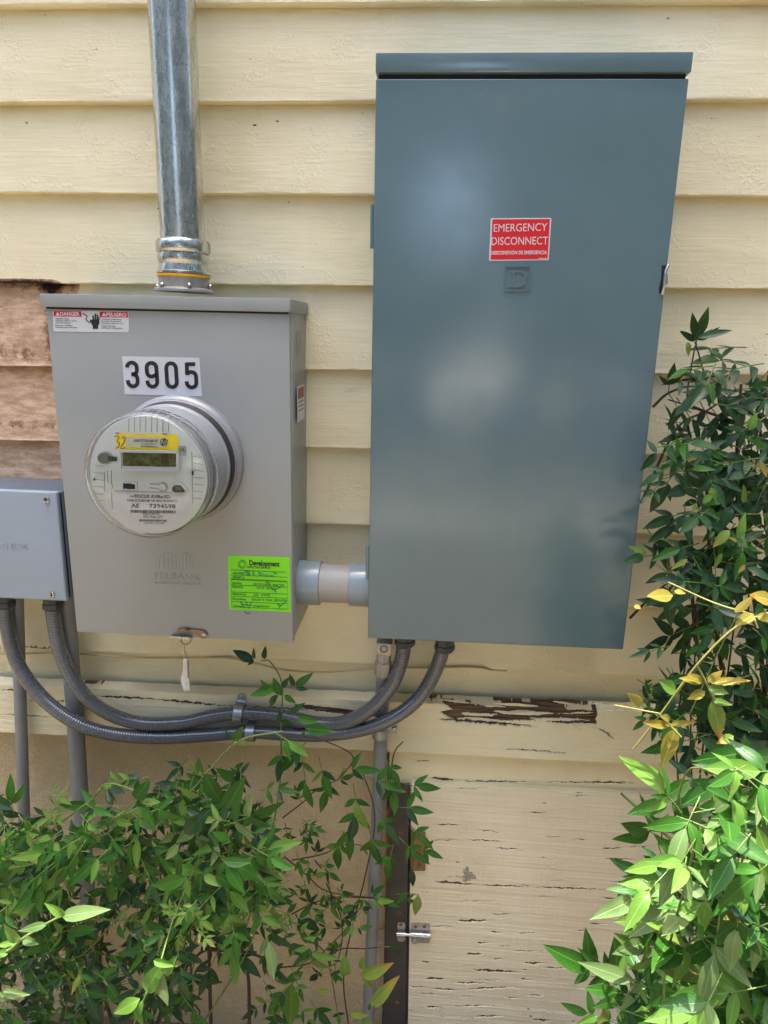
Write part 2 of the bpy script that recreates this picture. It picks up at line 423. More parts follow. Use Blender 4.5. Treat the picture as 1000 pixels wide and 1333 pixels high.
def inpoly(x, z, poly):
    r = np.zeros(x.shape, bool); n = len(poly)
    for i in range(n):
        x0, z0 = poly[i]; x1, z1 = poly[(i+1) % n]
        c = ((z0 > z) != (z1 > z)) & (x < (x1-x0)*(z-z0)/((z1-z0) if z1 != z0 else 1e-9)+x0); r ^= c
    return r
def crack_field(X, Z, cracks, y):
    """lens-shaped slits: (x0,y0,x1,y1,width) as measured; returns 0..1"""
    F = np.zeros_like(X)
    for (a, b, c, d, w) in cracks:
        p, q = at(a, b, y), at(c, d, y); L = math.hypot(q.x-p.x, q.z-p.z); ux, uz = (q.x-p.x)/L, (q.z-p.z)/L
        s = ((X-p.x)*ux+(Z-p.z)*uz)/L; t = -(X-p.x)*uz+(Z-p.z)*ux
        t = t+.0007*np.sin(s*L*260+a)+.0004*np.sin(s*L*610+b)
        half = np.where((s > 0) & (s < 1), np.clip(np.minimum(s*4, (1-s)*2.2), 0, 1)**.8*w/800*.52, 0)
        half = half*(1+.3*np.sin(X*310+a)+.2*np.sin(X*770+b))
        F = np.maximum(F, np.clip((half-np.abs(t))/.0006+.5, 0, 1)*(half > 0))
    return F

# ================================================================== SETTING
gx = bpy.data.meshes.new('ground')
def make_ground():
    n = 60; xs = np.linspace(-1, 1, n); xs = np.sign(xs)*np.abs(xs)**2.2*90
    X, Y = np.meshgrid(xs, xs); Z = -1.12+.012*np.sin(X*3)*np.cos(Y*2.3)
    tag(grid_obj('ground', X, Y, Z, M['soil']), 'bare brown earth at the foot of the wall', kind='structure')
make_ground()
M['concrete'] = simple('pale_bounce_concrete', srgb(196, 190, 176), .85, 0, .12, 8, .3, 200)
def bounce_pavings():  # out of view, added as bright reflectors for the panel and lower wall
    mb = MB(); mb.box((-7, -3.5, -1.13), (7, -2.95, -1.085)); tag(mb.build('bounce_strip', simple('dull_bounce_concrete', srgb(150, 144, 130), .85, 0, .15, 6, .3, 200)), 'unseen pale strip added to reflect in the panel and bounce sunlight', kind='structure')
    mb = MB(); mb.box((-40, -60, -1.13), (40, -9.5, -1.07)); tag(mb.build('bounce_slab', M['concrete']), 'wide pale concrete driveway beyond the garden', kind='structure')
bounce_pavings()

wall = empty('clapboard_wall', (0, .1, -1.12), 'cream painted clapboard house wall with a tan stucco foundation behind the boxes', 'wall')
XL, XR = -1.7, 1.9
LINES = [((0,6),(1000,-1)), ((0,133),(1000,128.5)), ((0,250.5),(1000,255)), ((0,368),(1000,375.5)), ((0,476.5),(1000,488)),
         ((0,573),(1000,595)), ((0,668),(1000,701)), ((0,757),(1000,797)), ((0,842),(1000,888))]
def zline(k, x):
    if k < 0: return zline(0, x)+.1215*(-k)
    a, b = at(*LINES[k][0], 0), at(*LINES[k][1], 0); return a.z+(b.z-a.z)*(x-a.x)/(b.x-a.x)
def board(k):
    nx = 900 if k >= 0 else 200
    x = np.linspace(XL, XR, nx); zb = zline(k, x)+.0007*wig(x, 1.3, 50+k)+.0004*wig(x, 9, 80+k)
    zt = zline(k-1, x)+.014 if k <= 8 else None
    if k == 8: zb = zb+.0012*wig(x, 4, 300)
    v = np.concatenate([[-3, -2, -1, 0], np.linspace(.02, 1, 26)])
    V, X = np.meshgrid(v, x, indexing='ij'); ZB, ZT = np.broadcast_to(zb, X.shape), np.broadcast_to(zt, X.shape)
    vv = np.clip(V, 0, 1); Z = ZB+(ZT-ZB)*vv; Y = .0135*vv+.0005*wig(X*1.0+Z*6, 2.2, 10+k)
    Y = Y+.007*np.clip((Z-(zline(k-1, X)-.0035))/.0025, 0, 1)*(V > 0)
    Y = np.where(V == -3, .024, np.where(V == -2, .0215, np.where(V == -1, .0008, np.where(V == 0, .0000+.0004*wig(X, 2.2, 10+k), Y))))
    Z = np.where(V == -3, ZB+.004, np.where(V == -2, ZB+.0004, np.where(V == -1, ZB, np.where(V == 0, ZB+.0009, Z))))
    h = (Z-ZB)                                    # height above the butt edge
    bare = np.zeros_like(X); stain = np.zeros_like(X); rot = np.zeros_like(X)
    if k in (3, 4, 5, 6):
        lim = {3: -.53, 4: -.455, 5: -.43, 6: -.38}[k]
        if k == 3:
            bare = np.clip(1-(h-.001)/.010, 0, 1)*np.clip((-.475-X)/.03, 0, 1); stain = bare*1.1
        else:
            bare = np.clip((lim-X)/.03, 0, 1)
            if k == 4:
                stain = .15+.6*np.exp(-((X+.515)/.018)**2)*np.clip((h-.02)/.03, 0, 1)+.5*np.exp(-((h-.022)/.022)**2)+.5*np.clip((h-.105)/.015, 0, 1)
                stain *= np.clip(np.exp(-((X+.485)/.03)**4)*1.0+.75, 0, 1.2)
            if k == 5: stain = .62*np.exp(-((h-.024)/.013)**2)-.15
            if k == 6: stain = -.2+0*X
            Y = Y+bare*(.0008+.0022*np.clip(stain, 0, 1)*(.5+.5*wig(X*1.1+Z*3, 14, 3)))*(V > 0)
    if k == 8:
        rot = crack_field(X, Z, [(20,840,110,846,2),(560,868,700,874,1.5)], .004)
    return grid_obj('siding_board', X, Y, Z, M['siding'], wall, dict(rot=rot, bare=bare, stain=stain))
for k in range(-9, 9): board(k)
# hidden lowest lap behind the skirt board
def zs(p0, p1, y, x):
    a, b = at(*p0, y), at(*p1, y); return a.z+(b.z-a.z)*(x-a.x)/(b.x-a.x)
def lower_lap():
    x = np.linspace(XL, XR, 400); v = np.linspace(0, 1, 10); V, X = np.meshgrid(v, x, indexing='ij')
    zb = zs((0,953), (1000,1003), -.012, X)+.02; zt = zline(8, X)+.014
    Z = zb+(zt-zb)*V; Y = .009+.0130*V+.0004*wig(X, 3, 5)
    grid_obj('siding_board', X, Y, Z, M['siding'], wall, {})
lower_lap()
def skirt():
    YS = -.014
    x = np.concatenate([np.arange(XL, -.72, .01), np.arange(-.72, .72, .0016), np.arange(.72, XR, .01)])
    zb = zs((0,953), (1000,1003), YS, x)+.0008*wig(x, 1.5, 61)+.0004*wig(x, 12, 63)
    # the paint is torn out of the top edge in long ragged bites
    zt = zs((0,892), (1000,934), YS, x)+.0010*wig(x, 2.1, 70)+.0009*wig(x, 16, 71)
    nz = 74; v = np.linspace(0, 1, nz)
    V, X = np.meshgrid(np.concatenate([[-2, -1], v, [2, 3]]), x, indexing='ij')
    vv = np.clip(V, 0, 1); Z = zb+(zt-zb)*vv; Y = YS+0*Z+.0006*wig(X+Z*2, 3, 9)+.0004*wig(X*.4+Z*30, 2, 19)
    Y = np.where(V == -2, .012, np.where(V == -1, YS+.002, np.where(V == 2, YS+.0035, np.where(V == 3, .008, Y))))
    Z = np.where(V < 0, zb+(V == -2)*.001, np.where(V == 2, zt+.0012, np.where(V == 3, zt+.0045, Z)))
    polys = [[(566,909),(590,910),(622,913),(634,921),(660,921),(640,914),(655,911),(700,912),(742,913),(778,923),(776,942),(735,942),(700,938),(650,938),(622,934),(585,935),(574,927),(590,924)],
             [(893,923),(930,925),(1000,928),(1000,934),(900,931)], [(380,916),(400,918),(470,926),(500,928),(498,934),(450,931),(398,924)],
             [(98,891),(136,892),(134,894),(105,894)]]
    rot = np.zeros_like(X); jx = X+.0016*wig(Z*1.0, 60, 21); jz = Z+.0012*wig(X, 22, 22)
    for pl in polys:
        P = [(at(a, b, YS).x, at(a, b, YS).z) for a, b in pl]; rot = np.maximum(rot, inpoly(jx, jz, P)*1.0)
    for fl in ([(566,914),(600,916),(640,920),(640,917),(600,912)], [(690,935),(740,935),(770,938),(700,939)], [(600,928),(650,930),(640,933),(605,932)], [(700,913),(735,914),(730,917),(705,916)], [(735,921),(772,922),(772,925),(740,924)], [(640,926),(690,925),(720,929),(690,932),(650,929)], [(720,929),(775,927),(760,930)], [(655,917),(700,916),(690,920)]):
        P = [(at(a, b, YS).x, at(a, b, YS).z) for a, b in fl]; rot = np.where(inpoly(jx, jz, P), 0, rot)
    cr = crack_field(X, Z, [(124,907,212,911,3),(205,911,300,920,3.5),(300,919,420,926,2.5),(0,898,60,902,2),(570,936,700,946,4),(500,906,640,910,3),(640,908,760,912,2.5),
        (620,912,700,921,3),(780,916,880,921,1.5),(0,930,70,934,1.2),(40,912,120,915,1.5),(725,912,790,914,4),(905,930,1000,934,4),(660,975,740,981,1.5),(780,948,800,962,1.6),(545,912,572,913,5)], YS)
    R = np.maximum(rot, cr)
    lay = .5+.5*np.sin(Z*1100+3*np.sin(X*30)); deep = np.where(rot > .5, .0018+.0022*lay, .0)
    Y = np.where((V >= 0) & (V <= 1), Y+np.maximum(deep, cr*.005), Y)
    grid_obj('skirt_board', X, Y, Z, M['siding'], wall, dict(rot=R, bare=np.zeros_like(X), stain=np.zeros_like(X)))
skirt()
def paint_flakes():
    mb = MB(); y = -.0158
    for (a, b, c, d, w, lift) in [(642,916,700,918,3.2,.003),(655,929,720,927,3,.004),(575,911,612,914,2,.003),(720,913,748,916,2.5,.004),(612,935,655,938,2.5,.002),(745,943,758,950,2,.003),(500,925,545,930,3,.002)]:
        p, q = at(a, b, y), at(c, d, y); n = 7; vs = []
        for i in range(n+1):
            t = i/n; m = p.lerp(q, t); hw = w/850*math.sin(math.pi*(.08+.84*t))*.6
            yy = -lift*t*t+.0006*math.sin(i*2.1); vs += [m+Vector((0, yy, hw)), m+Vector((0, yy-.001, -hw)), m+Vector((0, yy+.0007, -hw*.9)), m+Vector((0, yy+.0007, hw*.9))]
        mb.add(vs, [(4*i+k, 4*i+(k+1) % 4, 4*i+4+(k+1) % 4, 4*i+4+k) for i in range(n) for k in range(4)])
    o = mb.build('paint_flakes', M['siding'], wall); o['kind'] = 'stuff'
paint_flakes()
def fascia():       # flat strip above the crawl space door, and the stucco foundation
    x0 = at(507, 1000, .004).x
    X, Z = np.meshgrid(np.concatenate([np.arange(x0, .75, .0016), np.linspace(.76, XR, 60)]), np.linspace(-.60, -.44, 120)); Y = .004+.0004*wig(X+Z*3, 2, 33)
    cr = crack_field(X, Z, [(562,1013,592,1016,4),(600,1017,700,1018,1.6),(700,1018,850,1020,1.2),(750,1018,830,1019,1.5),(540,990,560,991,1.5),(880,1021,960,1023,1.5)], .004)
    grid_obj('header_board', X, Y+cr*.002, Z, M['siding'], wall, dict(rot=cr))
    X, Z = np.meshgrid(np.linspace(XL, x0-.004, 500), np.linspace(-1.3, -.43, 260))
    r = RNG.normal(size=X.shape); 
    for _ in range(2): r = (r+np.roll(r, 1, 0)+np.roll(r, 1, 1)+np.roll(r, -1, 0)+np.roll(r, -1, 1))/5
    grid_obj('stucco_foundation', X, .018+.0016*r+.002*wig(X+Z*.7, 1.2, 4), Z, M['stucco'], wall)
    X, Z = np.meshgrid(np.linspace(.64, XR, 20), np.linspace(-1.3, -.60, 20))
    grid_obj('stucco_foundation', X, .018+0*X, Z, M['stucco'], wall)
    mb = MB(); mb.box((XL, .03, -1.3), (XR, .2, 1.85)); mb.build('wall_core', M['stucco'], wall)
fascia()
def roof():  # out of view; height and overhang set where its shade should end
    r = empty('shading_eave', (0, 0, 1.75), 'unseen brown roof eave sized to keep the clapboard wall in shade', 'roof')
    mb = MB(); mb.box((XL-.3, -.10, 1.74), (XR+.3, 3.0, 1.80)); mb.build('soffit', M['roof'], r)
    mb = MB(); mb.add([(XL-.3,-.12,1.80),(XR+.3,-.12,1.80),(XR+.3,3,2.1),(XL-.3,3,2.1),(XL-.3,-.12,1.82),(XR+.3,-.12,1.82),(XR+.3,3,2.13),(XL-.3,3,2.13)],
        [(0,3,2,1),(4,5,6,7),(0,1,5,4),(1,2,6,5),(2,3,7,6),(3,0,4,7)]); mb.build('shingles', M['roof'], r)
roof()

# ================================================================== ACCESS DOOR
def access_door():
    d = empty('access_door', tuple(at(720, 1333, 0)), 'peeling cream crawl space door with long dark cracks below the skirt board', 'door')
    Y0 = -.006
    x0 = at(536, 1022, Y0).x; xl2 = at(531, 1333, Y0).x
    x = np.concatenate([np.arange(x0, .50, .0016), np.arange(.50, .72, .006)]); z1 = at(540, 1020, Y0).z; z = np.arange(-1.10, z1-.001, .0010)
    X, Z = np.meshgrid(x, z); X = X+(xl2-x0)*np.clip((z1-Z)/.5, 0, 1.2)*np.clip((.5-X)/.4, 0, 1)
    S = lambda a: [(440+p/2.273, 1000+q/2.273, 440+r/2.273, 1000+s/2.273, w/2.273*1.25) for p, q, r, s, w in a]
    cr = S([(565,131,620,133,3),(278,167,378,169,3),(410,181,480,192,2),(610,202,670,206,2),(380,212,495,218,3),(270,215,380,213,2),(460,238,555,242,3),(690,210,750,213,2),
        (775,240,850,237,3),(590,265,625,266,2),(285,335,420,347,6),(420,347,570,352,4),(570,352,800,360,4),(780,385,895,390,4),(360,392,465,396,2),(450,433,525,434,3),
        (350,452,450,453,7),(590,380,645,382,2),(735,460,795,463,3),(710,482,750,483,3),(450,486,490,488,4),(410,518,450,519,5),(380,550,430,552,7),(460,566,490,566,4),
        (235,573,282,575,5),(550,577,610,579,6),(395,598,545,605,8),(600,590,680,593,4),(535,625,580,627,4),(258,623,320,624,7),(345,635,440,637,5),(210,648,270,650,4),
        (275,653,370,658,5),(375,655,520,648,5),(240,668,300,669,4),(560,672,610,674,4),(490,680,540,680,3),(255,706,310,708,5),(335,704,460,704,4),(400,736,490,734,5),(575,745,640,747,7)])
    r = random.Random(5)
    for i in range(36):
        a, b = r.uniform(545, 900), 1024+310*r.random()**.75; L = r.uniform(8, 45); cr.append((a, b, a+L, b+r.uniform(-1, 2), r.uniform(.5, 1.7)))
    F = crack_field(X, Z, cr, Y0)
    pc = at(609, 1140, Y0); pr = np.hypot((X-pc.x)*1.25, Z-pc.z)+.003*wig(X*1.0+Z, 30, 8); bare = np.clip((.0135-pr)/.002, 0, 1)
    Y = Y0+.0006*wig(X*.35+Z*12, 1.4, 77)+.0002*wig(X*.5+Z*60, 2, 78)+.0006*wig(X*2, 3, 79)+F*.003
    Y[-1, :] += .003; Z[-1, :] += 0
    me = grid_obj('door_panel', X, Y, Z, M['door'], d, dict(rot=F, stain=np.zeros_like(X), bare=bare*.0))
    # filler patch, pale grey
    n = 22; vs = [at(609, 1140, Y0-.0012)]; 
    for k in range(n):
        a = k*2*math.pi/n; q = 8+2.5*math.sin(a*3+1)+1.6*math.sin(a*7); vs.append(at(609+q*math.cos(a), 1140+q*1.15*math.sin(a), Y0-.0004))
    pyobj('filler_patch', vs, [(0, 1+k, 1+(k+1) % n) for k in range(n)], simple('grey_filler', srgb(158, 148, 138), .8, 0, .2, 150, .3), d, True)
    # weathered top ledge and left edge
    mb = MB(); mb.box((x0, Y0+.0012, z1-.0016), (.72, .004, z1+.0022)); mb.build('top_edge', M['siding'], d)
    mb = MB(); mb.box((x0+.0005, Y0+.004, -1.1), (.72, .016, z1-.003)); mb.build('door_core', M['frame'], d)
    # dark frame post
    a, b = at(508, 1022, -.004), at(533.5, 1030, -.004); c, e = at(497, 1333, -.004), at(529, 1333, -.004)
    nz = 60; mb = MB(); vs = []
    for i in range(nz+1):
        t = i/nz; xl = a.x+(c.x-a.x)*t; xr = b.x+(e.x-b.x)*t; zz = a.z+(-1.11-a.z)*t; j = .0006*math.sin(i*1.7)
        vs += [Vector((xl+j, .02, zz)), Vector((xl+j, -.003, zz)), Vector((xl+.0018+j, -.005, zz)), Vector((xr-.0015, -.0055, zz)), Vector((xr+j*.5, -.0035, zz)), Vector((xr, .02, zz))]
    mb.add(vs, [(6*i+k, 6*i+k+1, 6*i+7+k, 6*i+6+k) for i in range(nz) for k in range(5)]+[(0, 5, 4, 3, 2, 1)])
    fp = mb.build('frame_post', M['frame'], d)
    lip = MB(); lip.box((a.x-.006, -.003, -1.11), (a.x-.0005, .02, a.z-.05)); lip.build('frame_edge', M['rust'], d)
    for px, py in ((521.5, 1084.5), (519.5, 1188.5), (516.5, 1305.5)):
        p = at(px, py, -.0055); s = lathe('screw', p, (0, -1, 0), [(.0042, -.001), (.0042, .0006), (.003, .0014), (0, .0009)], M['rust'], fp, 16)
        mb = MB(); mb.box((p.x-.0010, p.y-.0016, p.z-.0010), (p.x+.0010, p.y-.001, p.z+.0010)); mb.build('screw_slot', M['hole'], fp)
    # old hinge remains behind the leaves
    hg = empty('hinge', tuple(at(548, 1115, -.008)), 'rusty plate hinge on the left edge of the cream access door', 'hinge')
    plate('hinge_plate', rrect(537, 1083, 554, 1133, 2), -.0075, M['bronze'], hg, .0016)
    for py in (1092, 1108, 1126):
        lathe('screw', at(546, py, -.0095), (0, -1, 0), [(.004, -.001), (.004, .0006), (.0026, .0012), (0, .0008)], M['rust'], hg, 14)
    tube('hinge_pin', [at(536, 1081, -.011), at(536, 1134, -.011)], .0026, M['bronze'], hg, 10)
access_door()
def latch():
    y = -.0075; d = empty('barrel_bolt', tuple(at(538, 1215, y)), 'small steel barrel bolt joining the dark post to the cream access door', 'latch')
    pl = plate('back_plate', rrect(535.5, 1203, 559.5, 1227, 2), y, M['cast'], d, .0016)
    kp = plate('keeper', rrect(517.5, 1200, 527.5, 1225, 3), y+.001, M['cast'], d, .0016)
    ys = y-.0065
    tube('keeper_loop', [at(516.5, 1216, ys), at(528, 1216.4, ys)], .0048, M['screw'], kp, 18)
    tube('barrel', [at(534.5, 1216.2, ys), at(560, 1218.2, ys)], .0055, M['screw'], d, 20)
    tube('bolt', [at(519, 1216, ys), at(558, 1218, ys)], .0033, M['screw'], d, 14)
    tube('bolt_handle', [at(540, 1217, ys), at(540, 1224, ys-.004), at(540, 1228, ys-.006)], lambda i, t: .0024+.0014*t, M['screw'], d, 12)
    for px, py, q in ((541, 1206.5, pl), (552.5, 1206.5, pl), (522, 1204, kp)):
        lathe('screw', at(px, py, y-.0016), (0, -1, 0), [(.0032, -.001), (.0032, .0004), (.0018, .001), (0, .0004)], M['rust'], q, 14)
latch()

# ================================================================== DISCONNECT PANEL
def panel():
    ti = -.0063; D = .1158; Wd, H = .375, .743
    T = Matrix.Translation((-.0058, -D, .5442)) @ Matrix.Rotation(-ti, 4, 'Y')
    r = empty('disconnect_panel', (.18, 0, -.2), 'large slate grey electrical disconnect panel with red emergency sticker', 'electrical panel')
    bbox('enclosure_body', (.003, .006, -H-.001), (Wd-.003, D-.001, .004), M['panel'], r, .002, 2, T)
    bbox('front_cover', (0, 0, -H), (Wd, .012, 0), M['panel'], r, .0022, 3, T)
    mb = MB(); mb.box((.003, .004, -.001), (Wd-.003, .02, .0068), T); mb.build('shadow_gap', M['hole'], r)
    bbox('rain_cap', (-.0004, -.0025, .0058), (Wd+.0010, D-.001, .0272), M['panel'], r, .0016, 2, T)
    # hub closure on the roof of the box
    lathe('hub_plate', T @ Vector((.176, .045, .0272)), (0, 0, 1), [(.034, -.001), (.034, .0035), (.03, .0055), (0, .0065)], M['coupling'], r, 40)
    # hinges on the left flank
    for z0, z1 in ((-.142, -.195), (-.60, -.652)):
        tube('hinge', [T @ Vector((-.002, .008, z0)), T @ Vector((-.002, .008, z1))], .0032, M['panel'], r, 10)
    # hasp at the right edge
    h = plate('hasp_slot', [(861.5,346),(866,345),(866.6,352),(864.5,366),(863.5,374),(862.5,381),(858,382),(858,375),(861,362)], -D, M['hole'], r, .0005)
    tube('hasp', [at(870.5, 345, -D-.002), at(867, 353, -D-.005), at(865.5, 366, -D-.005), at(864.5, 375, -D-.004), at(862, 383, -D-.001)], .0019, M['zinc'], r, 8)
    tube('hasp_pin', [at(866.5, 358, -D), at(866.2, 370, -D-.001)], .003, M['panel'], r, 8)
    # square D style emblem, raised from the cover
    y = -D-.0002; e = MB()
    def sk(pts): return [(a, b) for a, b in pts]
    L = lambda x, yy: (657+x-(yy)*.03, 345+yy)
    stroke(e, [L(1,1.5), L(33,1.5), L(33,33), L(1,33)], 2.0, y, .0020, True)
    logo = e.build('square_emblem', M['panel'], r)
    e = MB(); dpts = [L(7,8), L(20,8), L(25,10), L(27,14), L(27,21), L(25,25), L(20,27.5), L(7,27.5)]
    stroke(e, dpts, 2.2, y, .0020); stroke(e, [L(11.5,9.5), L(11.5,26)], 2.2, y-.0001, .0019)
    e.build('letter_d_emblem', M['panel'], r)
    # emergency sticker
    ys = -D-.0003
    s = plate('emergency_sticker', [(640,284),(716.5,283.4),(718,284.6),(714.5,337.6),(713,338.8),(638,339.6),(636.8,338.4),(639,285)], ys, M['white'], r, .0002)
    plate('red_field', [(641.2,285.5),(716.2,284.9),(713,337.2),(638.7,338)], ys-.0003, M['red'], s, .0002)
    yt = ys-.0006
    text('lettering', 'EMERGENCY', 642.8, 301.6, 712.3, 300.4, yt, 10.2, M['white'], s, -.004)
    text('lettering', 'DISCONNECT', 639.8, 318.9, 713.4, 318.0, yt, 10.2, M['white'], s, -.004)
    text('lettering', 'DESCONEXI\u00d3N DE EMERGENCIA', 640, 331.3, 711.6, 330.6, yt, 4.6, M['white'], s, .02)
    fb = MB(); stroke(fb, [(701, 336.4), (711.5, 336.2)], .9, yt); fb.build('fine_print_bar', M['white'], s)
panel()

# ================================================================== METER BOX
MBD = .1226
def meter_box():
    ti = -.0102; Wd, H, D = .332, .476, MBD
    T = Matrix.Translation((-.4492, -D, .272)) @ Matrix.Rotation(-ti, 4, 'Y')
    r = empty('meter_box', (-.28, 0, -.2), 'warm grey meter socket box numbered 3905 with a green permit sticker', 'meter box')
    bbox('enclosure_body', (.003, .0065, -H+.001), (Wd-.0005, D+.012, .001), M['meterbox'], r, .0012, 2, T)
    bbox('front_cover', (0, 0, -H), (Wd, .005, -.001), M['meterbox'], r, .0012, 2, T)
    bbox('side_lip', (Wd-.0045, .0055, -H+.001), (Wd+.0012, .0095, -.002), M['meterbox'], r, .0006, 1, T)
    bbox('rain_cap', (-.0045, -.005, -.001), (Wd+.002, D+.012, .0160), M['meterbox'], r, .0012, 2, T)
    mb = MB(); mb.box((.001, -.001, -.0035), (Wd-.001, .002, -.0008), T); mb.build('cap_gap', M['hole'], r)
    y = -D-.0002
    # danger sticker
    s = plate('danger_sticker', rrect(69, 404.3, 167.5, 431.5, 2.5, (.02, .012)), y, M['white'], r, .0002)
    y2 = y-.0003
    plate('red_banner', [(70,404.8),(106,405.3),(106.2,412.3),(70,411.8)], y2, M['red'], s, .0002)
    plate('red_banner', [(129.7,405.6),(166.3,406.1),(166.8,413.2),(129.9,412.8)], y2, M['red'], s, .0002)
    text('lettering', 'DANGER', 78.6, 410.7, 103.2, 410.9, y2-.0003, 4.6, M['white'], s, .03)
    text('lettering', 'PELIGRO', 138.6, 411.6, 164.4, 412.0, y2-.0003, 4.6, M['white'], s, .03)
    for cx in (75, 135.4):
        plate('warning_triangle', [(cx-2.8,410.7+.01*(cx-75)),(cx+2.8,410.7+.01*(cx-75)),(cx,405.8+.01*(cx-75))], y2-.0003, M['white'], s, .0002)
    for k in range(5):
        yy = 415.4+k*2.6+(.9 if k > 2 else 0)
        text('small_print', ['Hazardous voltage.','Will cause death or severe','injury if contacted.','Keep out. Qualified','personnel only. Lock cover.'][k], 72, yy, 72+[18,28,20,22,29][k], yy+.3, y2, 1.5, M['grey_ink'], s, .012)
        text('small_print', ['Voltaje peligroso.','No entre. Puede causar','lesiones graves o la','muerte. Personal','calificado solamente.'][k], 132, yy+.7, 132+[27,26,29,18,28][k], yy+1.1, y2, 1.5, M['grey_ink'], s, .012)
    hb = MB()                                          # black hand and bolt
    for a, b, c, d, w in ((121.6,417,121.2,410.5,1.9),(124.0,417,124.3,408.2,2.0),(126.4,417.4,127,409.2,1.9),(128.4,418.5,129,412.6,1.7),(120.6,421,117.4,416.4,2)):
        stroke(hb, [(a, b), (c, d)], w, y2)
    stroke(hb, [(107.8,407.6),(113.5,411.5),(112,416),(116.4,420),(119,417.6)], 1.3, y2)
    hb.build('hand_pictogram', M['black'], s)
    plate('hand_palm', [(119.2,415.8),(129.4,415.6),(129.4,421),(127.6,424.3),(128,428),(120.6,428),(121,424.5),(118.8,421)], y2-.0002, M['black'], s, .0002)
    # house number
    s = plate('number_sticker', [(159,463.5),(259.6,465.6),(263,515.8),(162.4,513.2)], y, M['white'], r, .0003)
    nb = MB(); y3 = y-.0005; Wn = 5.0
    def G(x, yy, ox): # glyph space -> photograph, leaning with the sticker
        return (ox+x+.062*yy, 470.4+yy+.018*(ox-166))
    def gl(pts, ox): stroke(nb, [G(a, b, ox) for a, b in pts], Wn, y3)
    w, h = 12.6, 35
    gl([(0,8)]+arc(6.3,8,6.3,6.5,180,360,10)+[(12.6,10.5)]+arc(7.6,11,5.0,5.6,0,80,6)+[(5,16.7)], 165)
    gl([(5,16.7)]+arc(6.8,22.4,5.8,5.6,-90,0,6)+[(12.6,25)]+arc(6.3,26,6.3,6.5,0,180,10)+[(0,24.5)], 165)
    gl(arc(6.3,7.8,6.3,6.3,0,-180,10)+[(0,14)]+arc(6.3,13.5,6.3,6,180,90,6)+[(12.6,16.5)], 190.5)
    gl([(12.6,6),(12.6,26)]+arc(6.3,26,6.3,6.5,0,180,10)+[(0,24.5)], 190.5)
    gl(arc(6.3,7.8,6.3,6.3,0,-180,10)+[(0,26)]+arc(6.3,26,6.3,6.5,180,0,10)+[(12.6,7)], 216)
    gl([(12.6,2.2),(1.2,2.2)], 241.5); gl([(1.6,0.2),(1.2,15.6)], 241.5)
    gl([(1.2,16.5)]+arc(6.6,18,6,5.6,-150,0,8)+[(12.6,26)]+arc(6.3,26,6.3,6.5,0,180,10)+[(0,24.5)], 241.5)
    nb.build('house_number', M['black'], s)
    # permit sticker
    s = plate('permit_sticker', [(296.5,722.8),(377.2,725.6),(378.4,796.8),(298.6,793.2)], y, M['lime'], r, .0003)
    y4 = y-.0005
    ln = MB()
    for k, (a, b, x1) in enumerate([(301,742,372),(301,748.5,374),(301,753.5,374),(301,761.5,374),(301,770.5,374),(301,776,374),(301,783,374)]):
        stroke(ln, [(a, b), (x1, b+(x1-a)*.04)], .55, y4)
    stroke(ln, [(301,754.5),(374,757.5),(375,793),(302,790)], .6, y4-.0002, closed=True)
    ln.build('form_lines', M['limeline'], s)
    text('lettering', 'Development', 324.6, 735.6, 363.4, 737.4, y4, 6.4, M['black'], s, .035)
    for q in ((322,739.3,352,'INSPECTION SERVICES'),(303,747.2,318,'ADDRESS'),(303,752.5,318,'PERMIT #'),(303,760.2,315,'Building'),(303,765,316,'Electrical'),(303,774.3,320,'Mechanical'),(303,780.7,320,'Plumbing'),(305,790,315,'Date'),(330,789.6,352,'Inspector'),
              (330,761.8,370,'OK TO COVER  REJECTED'),(334,766.6,360,'CUT IN   OK FINAL'),(330,775.4,352,'GAS   WATER'),(328,781.6,372,'ROUGH IN  FINAL  SEE NOTE')):
        text('form_text', q[3], q[0], q[1], q[2], q[1]+(q[2]-q[0])*.04, y4, 2.6, M['limeline'], s, .02)
    hw = MB()
    for a in (0, 1): stroke(hw, arc(315.4, 734.5, 5.2-a*1.6, 5.2-a*1.6, 0, 350, 20), .5, y4, closed=True)
    hw.build('round_seal', M['limeline'], s)
    hw = MB(); 
    for pts in ([(316,742),(322,744),(325,749),(319,745)], [(321,744),(325,743.4),(325,748.5),(321.4,748.8)], [(328,744),(331,745),(328.6,748),(332,748.5)], [(337,743.6),(337.4,749.2),(341.4,749),(341,746),(338,746)],
                [(343,747),(344,750),(346,747),(347,750.4),(349,747.5),(350,751),(352,748),(354,750.5),(356,749.4)], [(356,745.4),(361,747)], [(346,758),(351,759)], [(352,765.2),(357,768.4),(362,765.8),(366,764)], [(357,768.4),(359.6,771)],
                [(313,783),(318,792),(321,783.4),(323.6,793),(327,784)], [(314,787),(328,788)], [(366,789),(361,786),(363,791),(374,781)], [(318,796),(322,799),(326,798.2)]):
        stroke(hw, pts, 1.0, y4-.0003)
    hw.build('handwriting', M['teal_ink'], s)
    # embossed maker's emblem and name
    em = MB(); ye = -D+.0001
    stroke(em, arc(218, 729, 11, 10, 180, 300, 8)+[(223.5,722)], 1.1, ye, .0005); stroke(em, [(207,729),(207.5,741)], 1.1, ye, .0005)
    for x in (213, 218.5, 224, 228.5, 233, 237.5, 242, 247): stroke(em, [(x, 720.5+abs(x-230)*.12), (x+.6, 741.5)], 1.1, ye, .0005)
    stroke(em, arc(240, 729, 11, 9, 250, 360, 8)+[(251,741)], 1.1, ye, .0005)
    em.build('raised_emblem', M['meterbox'], r)
    text('raised_lettering', 'MILBANK', 201.6, 753, 261, 755.6, ye, 8.6, M['meterbox'], r, -.005, .0009, 1.05)
